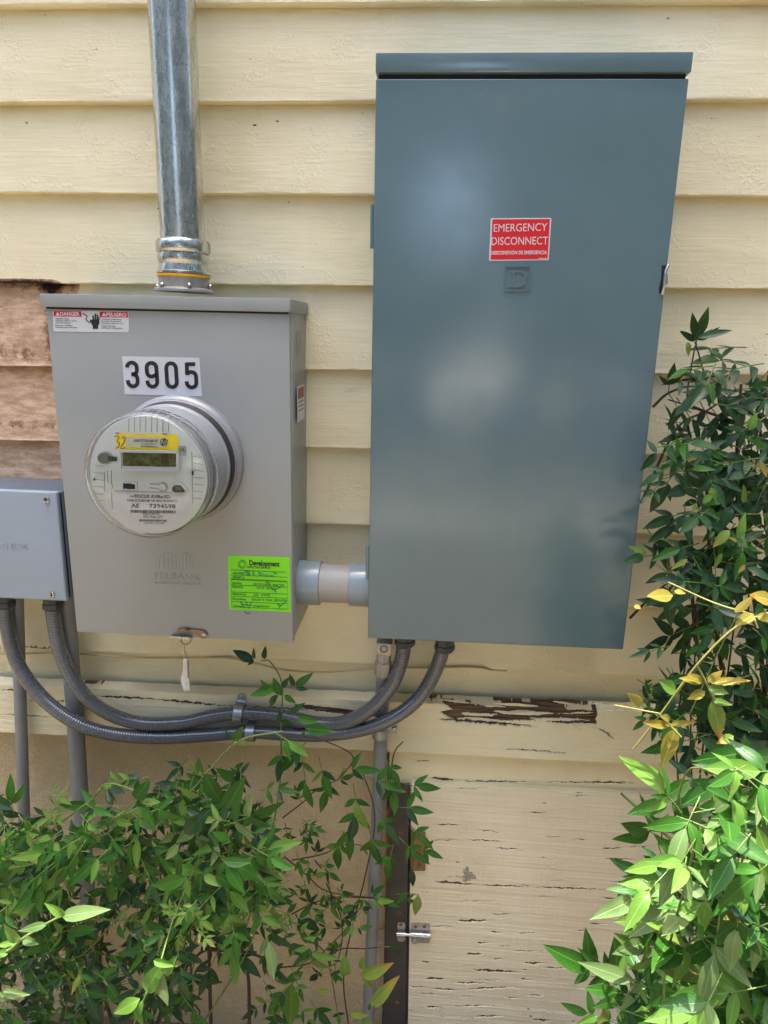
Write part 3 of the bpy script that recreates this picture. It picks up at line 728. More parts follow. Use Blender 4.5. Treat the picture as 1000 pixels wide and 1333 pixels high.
    text('raised_lettering', 'KANSAS CITY, MISSOURI', 201.8, 759.5, 262, 762, ye, 3.2, M['meterbox'], r, 0, .0006)
    # warning labels on the right flank
    xs = (T @ Vector((Wd-.0005, 0, 0))).x
    def side(name, y0, y1, z0, z1, mat, e):
        x = T @ Vector((Wd, 0, z0)); q = x.x+.0002+e
        mb = MB(); mb.box((q-.0004, y0, z0), (q+.0002, y1, z1)); return mb.build(name, mat, r)
    side('side_label', -.088, -.035, .168, .118, M['white'], .0004)
    side('red_field', -.085, -.040, .165, .150, simple('brown_red_print', srgb(150, 66, 50), .5), .0008)
    for k in range(5): side('print_line', -.084, -.042, .146-k*.006, .1445-k*.006, M['grey_ink'], .0008)
    side('print_line', -.072, -.060, .245, .215, M['faceline'], .0002)
    # hasp at the bottom edge
    yb = -D-.001
    h = plate('hasp', [(231.5,822.8),(231.5,818.6),(244.5,816.4),(249,818.4),(262,819.8),(268,821.5),(271,826),(268.5,830.6),(263,830.8),(258.5,827.6),(251,822.4),(240,822.6)], yb, M['bronze'], r, .0016)
    lathe('hasp_rivet', at(265.6, 826, yb-.0014), (0, -1, 0), [(.0036, 0), (.0036, .0012), (.0022, .0022), (0, .0024)], M['screw'], h, 18)
    plate('hasp_tab', [(224.5,825.6),(248,827.2),(251.5,829.4),(248,830.2),(225,828.2)], yb-.0005, M['zinc'], h, .007)
    plate('hasp_slot', [(241.5,818.4),(246.5,818.2),(248.5,820),(242,820.4)], yb-.0018, M['hole'], h, .0003)
    return r
meter_box()
def seal_tag():
    y = -MBD-.008; r = empty('security_seal', tuple(at(240, 828, y)), 'scuffed white plastic seal tag hanging on a wire from the meter box hasp', 'seal tag')
    tube('wire_loop', catmull([at(*p, y) for p in ((241,826),(236,831),(237,836.5),(241,838.5),(246,837.5),(248.5,834),(245,830),(244,827))], 6), .0008, M['bronze'], r, 6)
    tube('wire_strap', catmull([at(*p, y-.001) for p in ((241,838),(240,846),(243.5,853),(246,862),(244,870),(240,862),(240.5,848),(241,838))], 6), .0006, M['wire'], r, 6)
    b = plate('tag_body', [(239.2,857.6),(243.4,856.6),(246,866),(246.8,884),(248,897.6),(240.4,898.4),(236.6,888),(236.4,880),(239.4,872)], y+.001, M['tag'], r, .003)
    plate('tag_slot', [(243.6,860),(245,860),(246,882),(244.4,882)], y-.0022, M['grey_ink'], b, .0003)
    plate('tag_rib', [(238.6,884),(241,884),(243.4,896),(241.2,896.6)], y-.0022, M['face'], b, .001)
seal_tag()

# ================================================================== ELECTRIC METER
def meter():
    C0 = at(235.5, 598, -MBD); r = empty('electric_meter', tuple(C0), 'round glass covered electric meter with a yellow sticker above its display', 'electric meter')
    ax = (0, -1, 0)
    lathe('socket_ring', C0, ax, [(.0905, -.002), (.0905, .006), (.0895, .0105), (.0865, .013), (.0845, .016), (.0845, .021), (.0815, .0235), (.078, .0235)], M['ring'], r, 96)
    lathe('dark_gap_ring', C0, ax, [(.0838, .0225), (.0800, .026), (.0796, .036), (.076, .036)], M['gap_ring'], r, 96)  # black ring puts the dark gap behind the meter body into colour
    cap = .117
    lathe('meter_base', C0, ax, [(.0800, .034), (.0815, .037), (.0815, .042), (.0790, .0445), (.0782, .060), (.0772, .085), (.0770, .092), (.0768, cap-.004), (.0762, cap-.002), (.0750, cap-.002)], M['meterbase'], r, 96)
    cap = .117; YF = C0.y-cap
    lathe('faceplate', C0, ax, [(.0762, .088), (.0760, cap-.004), (.0745, cap), (0, cap)], M['face'], r, 96)
    # clear cover: side wall, rounded rim, flat front, with real thickness
    o = [(.0795, .086), (.0808, .0885), (.0795, .091), (.0796, .112), (.0788, .1225), (.0765, .1252), (.0745, .1260), (.03, .1260), (0, .1260)]
    i = [(0, .1244), (.03, .1244), (.0742, .1244), (.0760, .1234), (.0775, .1215), (.0784, .112), (.0788, .091), (.0788, .086)]
    lathe('clear_cover', C0, ax, o+i+[o[0]], M['glass'], r, 96)
    # the photograph sees the face through its cover; positions below are on the faceplate
    y = YF-.0003
    s = plate('yellow_sticker', [(151.5,563.8),(232.4,565.8),(232.6,586.6),(151.5,584.4)], y, M['yellow'], r, .0003)
    plate('print_panel', [(164,568),(215,569.4),(219,572.6),(218,579.8),(215,582.6),(164,581.6)], y-.0005, simple('silver_print', srgb(196, 196, 176), .5, 0, .03), s, .0002)
    text('lettering', 'GRIDSTREAM RF', 174, 574.8, 206, 575.6, y-.0008, 3.4, M['grey_ink'], s, .02)
    text('small_print', 'FCC ID: R7PEG', 185, 578.8, 201, 579.1, y-.0008, 1.8, M['grey_ink'], s, .01)
    text('small_print', 'ACR0029AA', 183, 582, 205, 582.6, y-.0008, 2, M['grey_ink'], s, .02)
    hw = MB()
    stroke(hw, [(149,568),(153,567),(155.6,570),(152.4,573.6),(156,577),(154.6,582),(150,583.6)], 1.0, y-.0009)
    stroke(hw, [(159,571),(161,568),(163.4,570),(162,575),(158,581),(157,583.6),(160.4,583.4),(163,582.4)], 1.0, y-.0009)
    stroke(hw, arc(212.5,575.4,3.2,4.2,0,340,14), .9, y-.0012); stroke(hw, [(214.5,570.6),(211,580)], 1.4, y-.0013); stroke(hw, [(214,571.5),(218.4,573),(216,579.8)], .9, y-.0012)
    hw.build('handwriting', M['black'], s)
    # display
    fr = plate('display_bezel', [(156.2,586.4),(232.2,588.2),(232.6,612.6),(156.6,610.6)], y, M['white'], r, .0035)
    plate('display', [(160,589),(229.2,590.4),(229.4,607.8),(160,606.4)], y-.0036, M['lcd'], fr, .0002)
    d = MB()
    for pts in ([(157,586.6),(232,588.2)], [(157,610.6),(232.4,612.4)], [(156.8,587),(157.2,610.6)], [(231.6,588.4),(232,612.4)]): stroke(d, pts, 3, y-.0038, .0015)
    d.build('display_frame', M['white'], fr)
    # optical port, lower openings, latches
    def ell(cx, cy, rx, ry, n=22): return [(cx+rx*math.cos(2*math.pi*k/n), cy+ry*math.sin(2*math.pi*k/n)) for k in range(n)]
    plate('port_recess', ell(137.5,596,10.5,8.2), y, M['faceline'], r, .0004)
    plate('port_window', ell(135.5,596.4,8.5,6.6), y-.0005, simple('smoky_window', srgb(112, 114, 106), .2), r, .0002)
    plate('port_slot', [(141,593.6),(152.6,594.4),(152.6,600.4),(141,600)], y-.0008, simple('dark_green_part', srgb(44, 66, 50), .4), r, .0002)
    plate('switch_surround', [(159.6,626.4),(179,627.6),(180,638),(160,636.8)], y, M['white'], r, .0012)
    plate('switch_opening', [(160.4,628.4),(163.6,629.4),(167,628.8),(176,630.6),(176,636.6),(166.6,636.6),(163.4,635.6),(160.6,637)], y-.0013, M['hole'], r, .0003)
    plate('button_surround', [(224.6,631),(230,626.6),(236,626.8),(245,636.8),(241.4,641.6),(226,641.4)], y, M['white'], r, .0016)
    plate('push_button', [(224.6,634.6),(228,631.4),(235,631.6),(241,638.4),(239.4,640.8),(228,640.6),(224.8,638.6)], y-.0017, M['black'], r, .0012)
    plate('button_window', [(228,633.2),(234,633.4),(237.6,637.4),(229.6,637.6)], y-.0030, M['grey_ink'], r, .0002)
    plate('cover_knob', ell(143.5,632.5,4,4.4), y, M['white'], r, .0022); plate('cover_knob', ell(212.4,633.6,4,4), y, M['white'], r, .0022)
    gv = MB()
    for pts, w in (([(140,612),(140.4,628)],1), ([(145,612),(145.4,628)],1), ([(195,629.8),(208,630.6)],.9), ([(195,634.8),(207,636.4)],.9), (arc(212.4,633.6,6,6,-140,140,12),.9),
                   ([(149,639),(236,641.6)],.8), ([(145,641),(146.4,662)],.8), ([(250,588),(251,655)],.8), ([(136,614),(136,640)],.8)):
        stroke(gv, pts, w, y)
    for k in range(7): stroke(gv, [(252, 594+k*9), (266-.3*(k-3)**2, 595.4+k*9)], .7, y)
    for k in range(7): stroke(gv, [(121+.3*(k-3)**2+(2 if k > 4 else 0), 606+k*9), (135, 607+k*9)], .7, y)
    for k in range(8): stroke(gv, [(168+k*7.4, 541+.25*(k-3.4)**2), (167.6+k*7.4, 562)], .7, y)
    gv.build('moulded_lines', M['faceline'], r)
    tk = MB()
    for x, yy, w, hh in ((251,613,2.4,5.4),(123,622,2,3.4),(153,563,5,1.2),(215,564.4,5,1.2)): stroke(tk, [(x, yy), (x, yy+hh)], w, y-.0004)
    tk.build('cover_clips', M['hole'], r)
    q = plate('certification_mark', rrect(233.6, 580.4, 242.6, 592.6, 1), y, simple('pale_grey_print', srgb(150, 158, 152), .5), r, .0002)
    text('lettering', 'UL', 234.6, 587.6, 241.4, 587.8, y-.0003, 4.6, M['grey_ink'], q, .02)
    # name plate print
    np_ = plate('label_panel', [(146.6,642),(250,644.6),(243,668),(228,684),(206,693),(184,694.4),(163,687),(150,672)], y+.0002, M['white'], r, .0002)
    yp = y-.0002
    text('lettering', 'FOCUS AXRe-SD', 175.6, 647.8, 221.4, 648.6, yp, 4.2, M['black'], np_, .02)
    text('small_print', 'TYPE', 168.6, 647.2, 174, 647.4, yp, 2.2, M['grey_ink'], np_, .02)
    text('small_print', 'FORM 2S CL200 240V 3W 60Hz TA=30 Kh 7.2', 166, 652.6, 230.6, 653.6, yp, 3.0, M['black'], np_, .005)
    text('lettering', 'AE', 170.8, 660.6, 181.4, 660.8, yp, 5.2, M['black'], np_, .02)
    text('lettering', '7394598', 194.6, 661, 228.6, 661.6, yp, 5.2, M['black'], np_, .02)
    text('small_print', 'MADE IN MEXICO', 186, 669.6, 208, 670, yp, 1.8, M['grey_ink'], np_, .01)
    text('lettering', '072 936 577', 187, 673.8, 212, 674.4, yp, 3.0, M['grey_ink'], np_, .015)
    text('small_print', 'ANSI 12.20', 188, 681.6, 214, 682, yp, 1.8, M['grey_ink'], np_, .01)
    bc = MB(); rr = random.Random(3); x = 170.5
    while x < 229:
        w = rr.choice((.35, .5, .8)); stroke(bc, [(x, 663.6+.015*(x-170)), (x, 667.4+.015*(x-170))], w, yp); x += w+rr.choice((.45, .6, .9))
    x = 182
    while x < 218:
        w = rr.choice((.35, .5, .8)); stroke(bc, [(x, 676+.015*(x-182)), (x, 678.8+.015*(x-182))], w, yp); x += w+rr.choice((.45, .6, .9))
    bc.build('barcode', M['black'], np_)
meter()

# ================================================================== RISER CONDUIT
def riser():
    y = -.062; r = empty('riser_conduit', tuple(at(237, 380, y)), 'shiny galvanised steel conduit rising from the top of the meter box', 'conduit')
    top = at(223.5, 0, y); bot = at(238.5, 322, y); dv = (top-bot).normalized(); up = bot+dv*1.35
    tube('conduit_pipe', [bot+(up-bot)*t for t in (0, .25, .5, .75, 1)], .0300, M['galv'], r, 48)
    base = at(240, 379.5, y); ax = (bot-base).normalized() if (bot-base).length > .001 else dv
    L = lambda py: (at(240, py, y)-base).length
    lathe('hub_flange', base-ax*.001, ax, [(.0410, 0), (.0410, .003), (.0385, .0045), (.036, .006)], M['cast'], r, 48)
    for k in range(6):
        a = math.radians(k*60-60); p = base+Vector((math.cos(a)*.0378, math.sin(a)*.0378, .006))
        lathe('flange_screw', p, (0, 0, 1), [(.0032, -.002), (.0032, .002), (.002, .0035), (0, .0038)], M['screw'], r, 12)
    lathe('hub_neck', base, ax, [(.0345, .004), (.0340, L(366)), (.0345, L(362))], M['cast'], r, 48)
    lathe('insulating_ring', base, ax, [(.0335, L(361.8)), (.0362, L(361.6)), (.0366, L(359)), (.0355, L(357.5)), (.034, L(357.4))], M['orange'], r, 48)
    lathe('coupling_lug', base, ax, [(.0335, L(357.2)), (.0368, L(357)), (.0368, L(354.4)), (.0345, L(353.6)), (.0335, L(349)), (.0325, L(345)), (.0345, L(341)), (.0350, L(335)), (.034, L(331))], M['galv'], r, 48)
    # hexagonal compression nut
    n = 6; vs = []; c0, c1 = base+ax*L(331), base+ax*L(311.5); a = ax.orthogonal().normalized(); b = ax.cross(a)
    bm = bmesh.new(); rings = []
    for (q, rad) in ((c0, .0352), (c0+ax*.003, .0372), (c1-ax*.004, .0372), (c1, .0335)):
        rings.append([bm.verts.new(q+(a*math.cos(2*math.pi*k/8+.2)+b*math.sin(2*math.pi*k/8+.2))*rad) for k in range(8)])
    for i in range(3):
        for k in range(8): bm.faces.new((rings[i][k], rings[i][(k+1) % 8], rings[i+1][(k+1) % 8], rings[i+1][k]))
    bm.faces.new(rings[0][::-1]); bm.faces.new(rings[3]); bmesh.ops.recalc_face_normals(bm, faces=bm.faces)
    bmesh.ops.bevel(bm, geom=bm.edges[:], offset=.0012, segments=2, affect='EDGES')
    me = bpy.data.meshes.new('compression_nut'); bm.to_mesh(me); bm.free(); me.polygons.foreach_set('use_smooth', [True]*len(me.polygons)); link('compression_nut', me, M['galv'], r)
riser()

# ================================================================== PVC NIPPLE BETWEEN THE BOXES
def nipple():
    y = -.062; r = empty('conduit_nipple', tuple(at(436, 759, y)), 'short grey plastic conduit joining the meter box to the large panel', 'conduit')
    f = lambda a: at(a, 758+(a-400)*.045, y)
    tube('pipe_body', [f(380), f(420), f(455), f(490)], .0300, M['pipe_nip'], r, 40)
    def cyl(name, a, b, rad):
        A, B = f(a), f(b); lathe(name, A, (B-A), [(rad-.003, 0), (rad-.0005, .0008), (rad, .003), (rad, (B-A).length-.003), (rad-.0005, (B-A).length-.0008), (rad-.004, (B-A).length)], M['coupling'], r, 48)
    cyl('coupling', 386, 418.5, .0345); cyl('coupling', 455.5, 492, .0335)
    A = f(384.5); lathe('lock_ring', A, f(400)-A, [(.037, 0), (.037, .002), (.034, .003)], M['hole'], r, 40)
nipple()

# ================================================================== JUNCTION BOX
def jbox():
    D = .08; r = empty('junction_box', tuple(at(40, 780, 0)), 'pale blue grey plastic junction box cut by the left edge of the photo', 'junction box')
    a, b, c = at(81, 641, -D), at(80, 783, -D), at(0, 780.5, -D)
    x1 = at(82.5, 641, -D).x; ang = math.atan2(at(0, 639, -D).z-a.z, at(0, 639, -D).x-a.x)
    # a slightly leaning box: its own frame
    X = (at(73, 640.5, -D)-at(0, 637.5, -D)).normalized(); Zv = Vector((0, -1, 0)).cross(X); Zv = -Zv if Zv.z < 0 else Zv
    Hh = (at(78, 783, -D)-at(73, 641, -D)).dot(-Zv)
    o = at(74, 640.5, -D)
    T = Matrix(((X.x, 0, Zv.x, o.x), (0, 1, 0, -D), (X.z, 0, Zv.z, o.z), (0, 0, 0, 1)))
    Wd = .205
    bbox('box_body', (-Wd+.003, .010, -Hh+.004), (.003, D+.012, -.001), M['pvc_dark'], r, .004, 3, T)
    bbox('box_cover', (-Wd, -.001, -Hh), (.0, .0095, .0), M['pvcbox'], r, .0035, 4, T)
    mb = MB(); mb.box((-Wd+.004, .0094, -Hh+.004), (.001, .0101, -.004), T); mb.build('cover_seam', M['hole'], r)
    for px, py in ((61, 651), (68, 774)):
        p = at(px, py, -D-.001); s = lathe('cover_screw', p, (0, -1, 0), [(.0050, -.001), (.0050, .0008), (.0042, .0022), (0, .0030)], M['screw'], r, 22)
        mb = MB()
        for w, h in ((.0032, .0006), (.0006, .0032)): mb.box((p.x-w, p.y-.0034, p.z-h), (p.x+w, p.y-.0022, p.z+h))
        mb.build('screw_slot', M['hole'], s if False else r)
    for px in (0,):
        q = T @ Vector((-Wd+.02, -.001, -.013)); lathe('cover_screw', q, (0, -1, 0), [(.0050, -.001), (.0050, .0008), (.0042, .0022), (0, .0030)], M['screw'], r, 22)
        q = T @ Vector((-Wd+.02, -.001, -Hh+.013)); lathe('cover_screw', q, (0, -1, 0), [(.0050, -.001), (.0050, .0008), (.0042, .0022), (0, .0030)], M['screw'], r, 22)
    text('raised_lettering', 'MEX', -1.5, 714, 37.5, 715, -D-.0008, 8.2, M['pvcbox'], r, -.01, .0011, 1.15)
jbox()

# ================================================================== FLEXIBLE CONDUITS
def flex(label, pts, rad, fit0, fit1):
    path = resample(catmull([at(a, b, y) for a, b, y in pts], 24), .0011); n = len(path)
    r = empty('flexible_conduit', tuple(path[n//2]), label, 'flexible conduit', 'ribbed flexible conduits under the boxes')
    prof = (0, .55, .9, .45)
    tube('conduit_hose', path, lambda i, t: rad-.0006+.0008*prof[i % 4], M['flex'], r, 20)
    for P, dr, (k0, k1) in ((path[0], (path[6]-path[0]), fit0), (path[-1], (path[-7]-path[-1]), fit1)):
        d = dr.normalized(); s = P-d*.006
        lathe('end_fitting', s, d, [(rad+.0045, 0), (rad+.0045, .006), (rad+.003, .0065), (rad+.003, .022), (rad+.0045, .023), (rad+.0045, .030), (rad+.0008, .034)], M['fit'], r, 8)
        lathe('fitting_nut', s, d, [(rad+.007, -.003), (rad+.007, .004), (rad+.005, .005)], M['fit'], r, 8)
flex('outer ribbed charcoal flexible conduit looping lowest from the junction box to the panel', [(6,770,-.050),(8,810,-.055),(22,862,-.056),(55,908,-.057),(100,941,-.058),(150,956,-.046),(210,960,-.032),(270,957,-.03),(328,953,-.032),(400,957,-.032),(455,953,-.042),(505,938,-.055),(543,911,-.053),(566,875,-.052),(578,840,-.055),(580,826,-.055)], .0118, (0, 0), (0, 0))
flex('inner ribbed charcoal flexible conduit swooping above the lower one to the panel', [(68,772,-.050),(70,805,-.055),(80,852,-.058),(103,897,-.058),(135,925,-.046),(180,941,-.033),(235,941,-.028),(280,932,-.028),(318,928,-.03),(365,932,-.03),(415,942,-.03),(450,940,-.042),(482,923,-.055),(508,895,-.058),(522,862,-.057),(527,832,-.056),(528,820,-.056)], .0118, (0, 0), (0, 0))
# ------------------------------------------------ straps
def strap(label, cx, cy, tilt, rad, ytube, ear_up, ear_dn):
    """one two-eared clamp going over a hose; its ears are screwed to the boards"""
    r = empty('conduit_strap', tuple(at(cx, cy, -.015)), label, 'strap', 'steel straps holding the hoses')
    c = at(cx, cy, ytube); w = .0075; R = rad+.0016; up = Vector((math.sin(tilt), 0, math.cos(tilt))); sx = Vector((math.cos(tilt), 0, -math.sin(tilt)))
    prof = []; yw = -.0155-c.y
    for sgn_ear, ln in ((1, ear_up),):
        prof.append((R+ln, yw)); prof.append((R+.003, yw)); prof.append((R+.0005, yw-.002))
    for k in range(11):
        a = math.radians(15-210*k/10+0); prof.append((R*math.cos(math.radians(k*18)), -R*math.sin(math.radians(k*18))))
    prof += [(-R-.0005, yw-.002), (-R-.003, yw), (-R-ear_dn, yw)]
    vs = []
    for i, (u, yy) in enumerate(prof):
        for s in (-1, 1):
            for th in (0, -.0012): 
                q = 1-th/R if 2 < i < len(prof)-3 else 1
                vs.append(c+up*u*(q if 2 < i < len(prof)-3 else 1)+sx*(s*w*(1.0))+Vector((0, yy*(q if 2 < i < len(prof)-3 else 1)+(th if not 2 < i < len(prof)-3 else 0), 0)))
    fs = []
    m = len(prof)
    for i in range(m-1):
        a = 4*i; b = a+4
        fs += [(a+1, a+3, b+3, b+1), (a, b, b+2, a+2), (a, a+1, b+1, b), (a+2, b+2, b+3, a+3)]
    fs += [(0, 2, 3, 1), (4*m-4, 4*m-3, 4*m-1, 4*m-2)]
    o = pyobj('strap_band', vs, fs, M['strap'], r); bm = bmesh.new(); bm.from_mesh(o.data); bmesh.ops.recalc_face_normals(bm, faces=bm.faces)
    bmesh.ops.bevel(bm, geom=bm.edges[:], offset=.0003, segments=1, affect='EDGES'); bm.to_mesh(o.data); bm.free()
    for u, ln in ((R+ear_up, ear_up), (-R-ear_dn, ear_dn)):
        q = c+up*(u-.002*(1 if u > 0 else -1)); q.y = -.0155
        lathe('ear', q, (0, -1, 0), [(w, -.001), (w, .0013), (0, .0013)], M['strap'], r, 20)
        if ln > .004: lathe('screw', q+Vector((0, -.0013, 0)), (0, -1, 0), [(.0048, 0), (.0048, .001), (.0035, .0024), (.0012, .0026), (.0012, .0012), (0, .0012)], M['screw'], r, 18)
strap('steel strap with a screw ear above the inner hose', 311, 928.5, .10, .0125, -.03, .0105, .004)
strap('plain steel strap round the lowest hose right of the screwed one', 327, 953.5, .0, .0125, -.032, .0035, .0045)

# ------------------------------------------------ rigid pipes
def rigid(label, pts, rad, group='grey rigid pipes running down the wall'):
    P = [at(a, b, y) for a, b, y in pts]; r = empty('rigid_pipe', tuple(P[-1]), label, 'pipe', group)
    tube('pipe_body', catmull(P, 8), rad, M['pipe'], r, 24); return r
def low(p, q, y, z=-1.1):
    """carry the line through two measured spots down to the ground"""
    A, B = at(*p, y), at(*q, y); t = (z-A.z)/(B.z-A.z); return A+(B-A)*t
def rigid2(label, p, q, y, rad):
    A, B = at(*p, y), low(p, q, y); r = empty('rigid_pipe', tuple(B), label, 'pipe', 'grey rigid pipes running down the wall')
    tube('pipe_body', [A.lerp(B, k/6) for k in range(7)], rad, M['pipe'], r, 24); return r
rigid2('thin grey pipe running down from the junction box near the left edge', (22,772), (32,1080), -.032, .0100)
p2 = rigid2('thicker grey pipe emerging from behind the meter box at left', (86,770), (106,1050), -.028, .0138)
c3 = rigid2('slim grey pipe dropping from the bottom of the panel beside the door post', (500,870), (479,1333), -.030, .0108)
def connector():
    y = -.048; f = lambda px, py: at(px, py, y)
    a = f(501, 833); b = f(498.5, 879); ax = (b-a).normalized(); L = (b-a).length
    T = Matrix.Translation(a) @ ax.to_track_quat('-Z', 'Y').to_matrix().to_4x4()
    bbox('clamp_block', (-.0135, -.0125, -.021), (.0135, .0125, 0), M['cast'], c3, .0025, 2, T)
    lathe('clamp_screw', T @ Vector((.002, .0, -.0095))+Vector((0, -.0125, 0)), (0, -1, 0), [(.0065, 0), (.0065, .003), (.0040, .003), (.0036, .001), (0, .001)], M['fit'], c3, 24)
    for sx in (-.008, .008): lathe('clamp_bolt', T @ Vector((sx, -.004, .001)), (0, -.3, 1), [(.0035, -.002), (.0035, .002), (0, .003)], M['zinc'], c3, 6)
    lathe('connector_body', a+ax*.020, ax, [(.0125, 0), (.0118, .002), (.0118, .014), (.0125, .016), (.0140, .017), (.0140, L-.022), (.0125, L-.020)], M['cast'], c3, 8)
    tube('pipe_offset', catmull([b-ax*.004, b+ax*.008+Vector((0, .006, 0)), at(497, 905, -.031), at(496, 930, -.030)], 6), .0107, M['pipe'], c3, 24)
connector()
def pipe_strap():
    r = empty('conduit_strap', tuple(at(495, 950, -.02)), 'screwed strap clamping the slim pipe just below the hoses', 'strap', 'steel straps holding the hoses')
    c = at(494.5, 953, -.03); vs = []; R = .0122
    for k in range(13):
        a = math.radians(k*15); 
        for s in (-.008, .008):
            for q in (R, R+.0013): vs.append(c+Vector((-q*math.cos(a), -q*math.sin(a), s)))
    m = 13; fs = [(4*i+k, 4*i+l, 4*i+4+l, 4*i+4+k) for i in range(m-1) for k, l in ((0, 1), (1, 3), (3, 2), (2, 0))]+[(0, 1, 3, 2), (48, 50, 51, 49)]
    o = pyobj('strap_band', vs, fs, M['strap'], r)
    q = at(514, 949, -.019); mb = MB(); mb.box((c.x+R, -.0185, c.z-.008), (q.x+.004, -.017, c.z+.008)); mb.build('ear', M['strap'], r)
    lathe('screw', q, (0, -1, 0), [(.0052, -.002), (.0052, .001), (.0036, .0026), (0, .003)], M['screw'], r, 18)
pipe_strap()
def cable():
    P = [(-60,846,.0),(0,851,-.001),(60,850,-.0015),(100,851,-.002),(180,856,-.002),(270,856,-.002),(300,857,-.003),(335,864,-.004),(370,872,-.0045),(420,875,-.0045),(490,870,-.004),(560,869,-.003),(620,869,-.003),(640,872,.0),(660,873,.004)]
    o = tube('painted_cable', catmull([at(*p) for p in P], 8), .0019, M['cable'], None, 8)
    tag(o, 'thin cable painted over with the siding, sagging along the lap below the meter box', 'cable')
cable()

# ================================================================== PLANTS
def leaf_mesh(name, mat, L=1., Wd=.4, fold=.10, bend=.12, twist=0., seg=6, tip=1.6):
    vs, uv, fs = [], [], []
    for i in range(seg+1):
        t = i/seg; w = Wd/2*(math.sin(math.pi*min(1, t**.78)))**.9*(1-t**tip*.25) if 0 < t < 1 else (.012 if t == 0 else .0)
        z = -bend*t*t*1.0+.03*math.sin(t*6.3)*bend*4; a = twist*t
        for s in (-1, 0, 1):
            x = s*w; h = fold*abs(s)*w*2.2
            vs.append((x*math.cos(a)-h*math.sin(a), t*L, z+h*math.cos(a)+x*math.sin(a))); uv.append((.5+s*.5*(w/(Wd/2)), t))
    for i in range(seg):
        for k in range(2): a = 3*i+k; fs.append((a, a+1, a+4, a+3))
    me = bpy.data.meshes.new(name); me.from_pydata(vs, [], fs); me.materials.append(mat)
    l = me.uv_layers.new(name='UVMap')
    for lp in me.loops: l.data[lp.index].uv = uv[lp.vertex_index]
    me.polygons.foreach_set('use_smooth', [True]*len(me.polygons)); me.update(); return me
LV = {}
for key in ('leaf_dark', 'leaf_mid', 'leaf_light', 'leaf_pale', 'leaf_yellow', 'leaf_turning'):
    LV[key] = [leaf_mesh('leaf', M[key], 1, random.uniform(.30, .43), random.uniform(.08, .24), random.uniform(.0, .32), random.uniform(-.4, .4)) for _ in range(7)]
class Plant:
    def __init__(s, name, loc, label, cat, group=None, smooth_seed=1):
        s.root = empty(name, loc, label, cat, group); s.L = []; s.st = {}; s.r = random.Random(smooth_seed); s.name = name
    def leaf(s, p, d, n, size, key, width=1.):
        d = Vector(d).normalized(); n = Vector(n); n = (n-d*n.dot(d)); n = n.normalized() if n.length > 1e-4 else d.orthogonal().normalized()
        x = d.cross(n)
        Mx = Matrix(((x.x*size*width, d.x*size, n.x*size, p.x), (x.y*size*width, d.y*size, n.y*size, p.y), (x.z*size*width, d.z*size, n.z*size, p.z), (0, 0, 0, 1)))
        tip = p+d*size
        if p.y > -.122 and min(p.x, tip.x) < .378 and max(p.x, tip.x) > -.02 and tip.z > -.21: return      # the panel stands there
        if s.root.location.x > .6 and p.y > -.3 and tip.x < (.345 if tip.z < -.25 else .378 if p.y > -.122 else .335): return
        s.L.append((Mx, key, s.r.randrange(7), size))
    def stem(s, pts, r0, r1, mat='stem', n=5):
        mb = MB() if mat == 'stemyel' else s.st.setdefault(mat, MB()); P = catmull(pts, 5) if len(pts) > 2 else [Vector(p) for p in pts]
        vs, fs = tube_data(P, lambda i, t: r0+(r1-r0)*t, n, False); mb.add(vs, fs)
        if mat == 'stemyel': mb.build('leaf_stalk', M[mat], s.root, True)
    def sprig(s, p, d, n, L, pairs=1, key='leaf_mid', spread=55, mat='stem', rach=None, jitter=1., width=1.):
        """a nandina leaflet group: opposite pairs and a terminal leaflet"""
        r = s.r; d = Vector(d).normalized()
        e = p+d*L*1.7
        if s.root.location.x > .6 and p.y > -.3 and min(e.x, p.x) < (.345 if e.z < -.25 else .385 if p.y > -.122 else .33): return
        n = (Vector(n)-d*Vector(n).dot(d)).normalized(); x = d.cross(n); step = (rach or .62)*L
        kk = (lambda: key if isinstance(key, str) else r.choices(list(key), list(key.values()))[0])
        end = p+d*step*pairs+Vector((0, 0, -.10*step*pairs)); s.stem([p, p.lerp(end, .5)+n*.03*L, end], .0009, .0006, mat, 4)
        for i in range(pairs):
            q = p.lerp(end, (i+.75)/pairs if pairs > 1 else .8)
            for sg in (-1, 1):
                if r.random() < .06: continue
                a = math.radians(spread+r.uniform(-14, 14)*jitter); dd = d*math.cos(a)+x*sg*math.sin(a)+n*r.uniform(-.25, .2)*jitter+Vector((0, 0, -.12))
                s.leaf(q, dd, n+x*r.uniform(-.35, .35)*jitter+d*r.uniform(-.2, .2), L*r.uniform(.72, 1.02)*(.92 if i else .85), kk(), width)
        s.leaf(end, d+Vector((0, 0, -.15))+x*r.uniform(-.15, .15), n+x*r.uniform(-.2, .2), L*r.uniform(.95, 1.2), kk(), width)
    def branch(s, pts, r0, r1, mat='stem', sprigs=(), every=None, L=.04, key='leaf_mid', pairs=(1, 2), t0=.2, droop=.1):
        P = catmull(pts, 8); s.stem(pts, r0, r1, mat); m = len(P); r = s.r
        if every:
            tot = sum((b-a).length for a, b in zip(P, P[1:])); k = max(1, int(tot*(1-t0)/every))
            for i in range(k+1):
                t = t0+(1-t0)*i/k; j = min(m-2, int(t*(m-1))); d0 = (P[j+1]-P[j]).normalized(); sg = 1 if i % 2 else -1
                side = d0.cross(Vector((0, -1, 0))).normalized()*sg
                dd = d0*(.55 if i < k else 1)+(side*.9 if i < k else Vector())+Vector((r.uniform(-.2, .2), r.uniform(-.45, .05), r.uniform(-.25, .1)-droop))
                nn = Vector((r.uniform(-.35, .35), -1, r.uniform(.2, 1.0)))
                s.sprig(P[j], dd, nn, L*r.uniform(.8, 1.15), r.randint(*pairs), key)
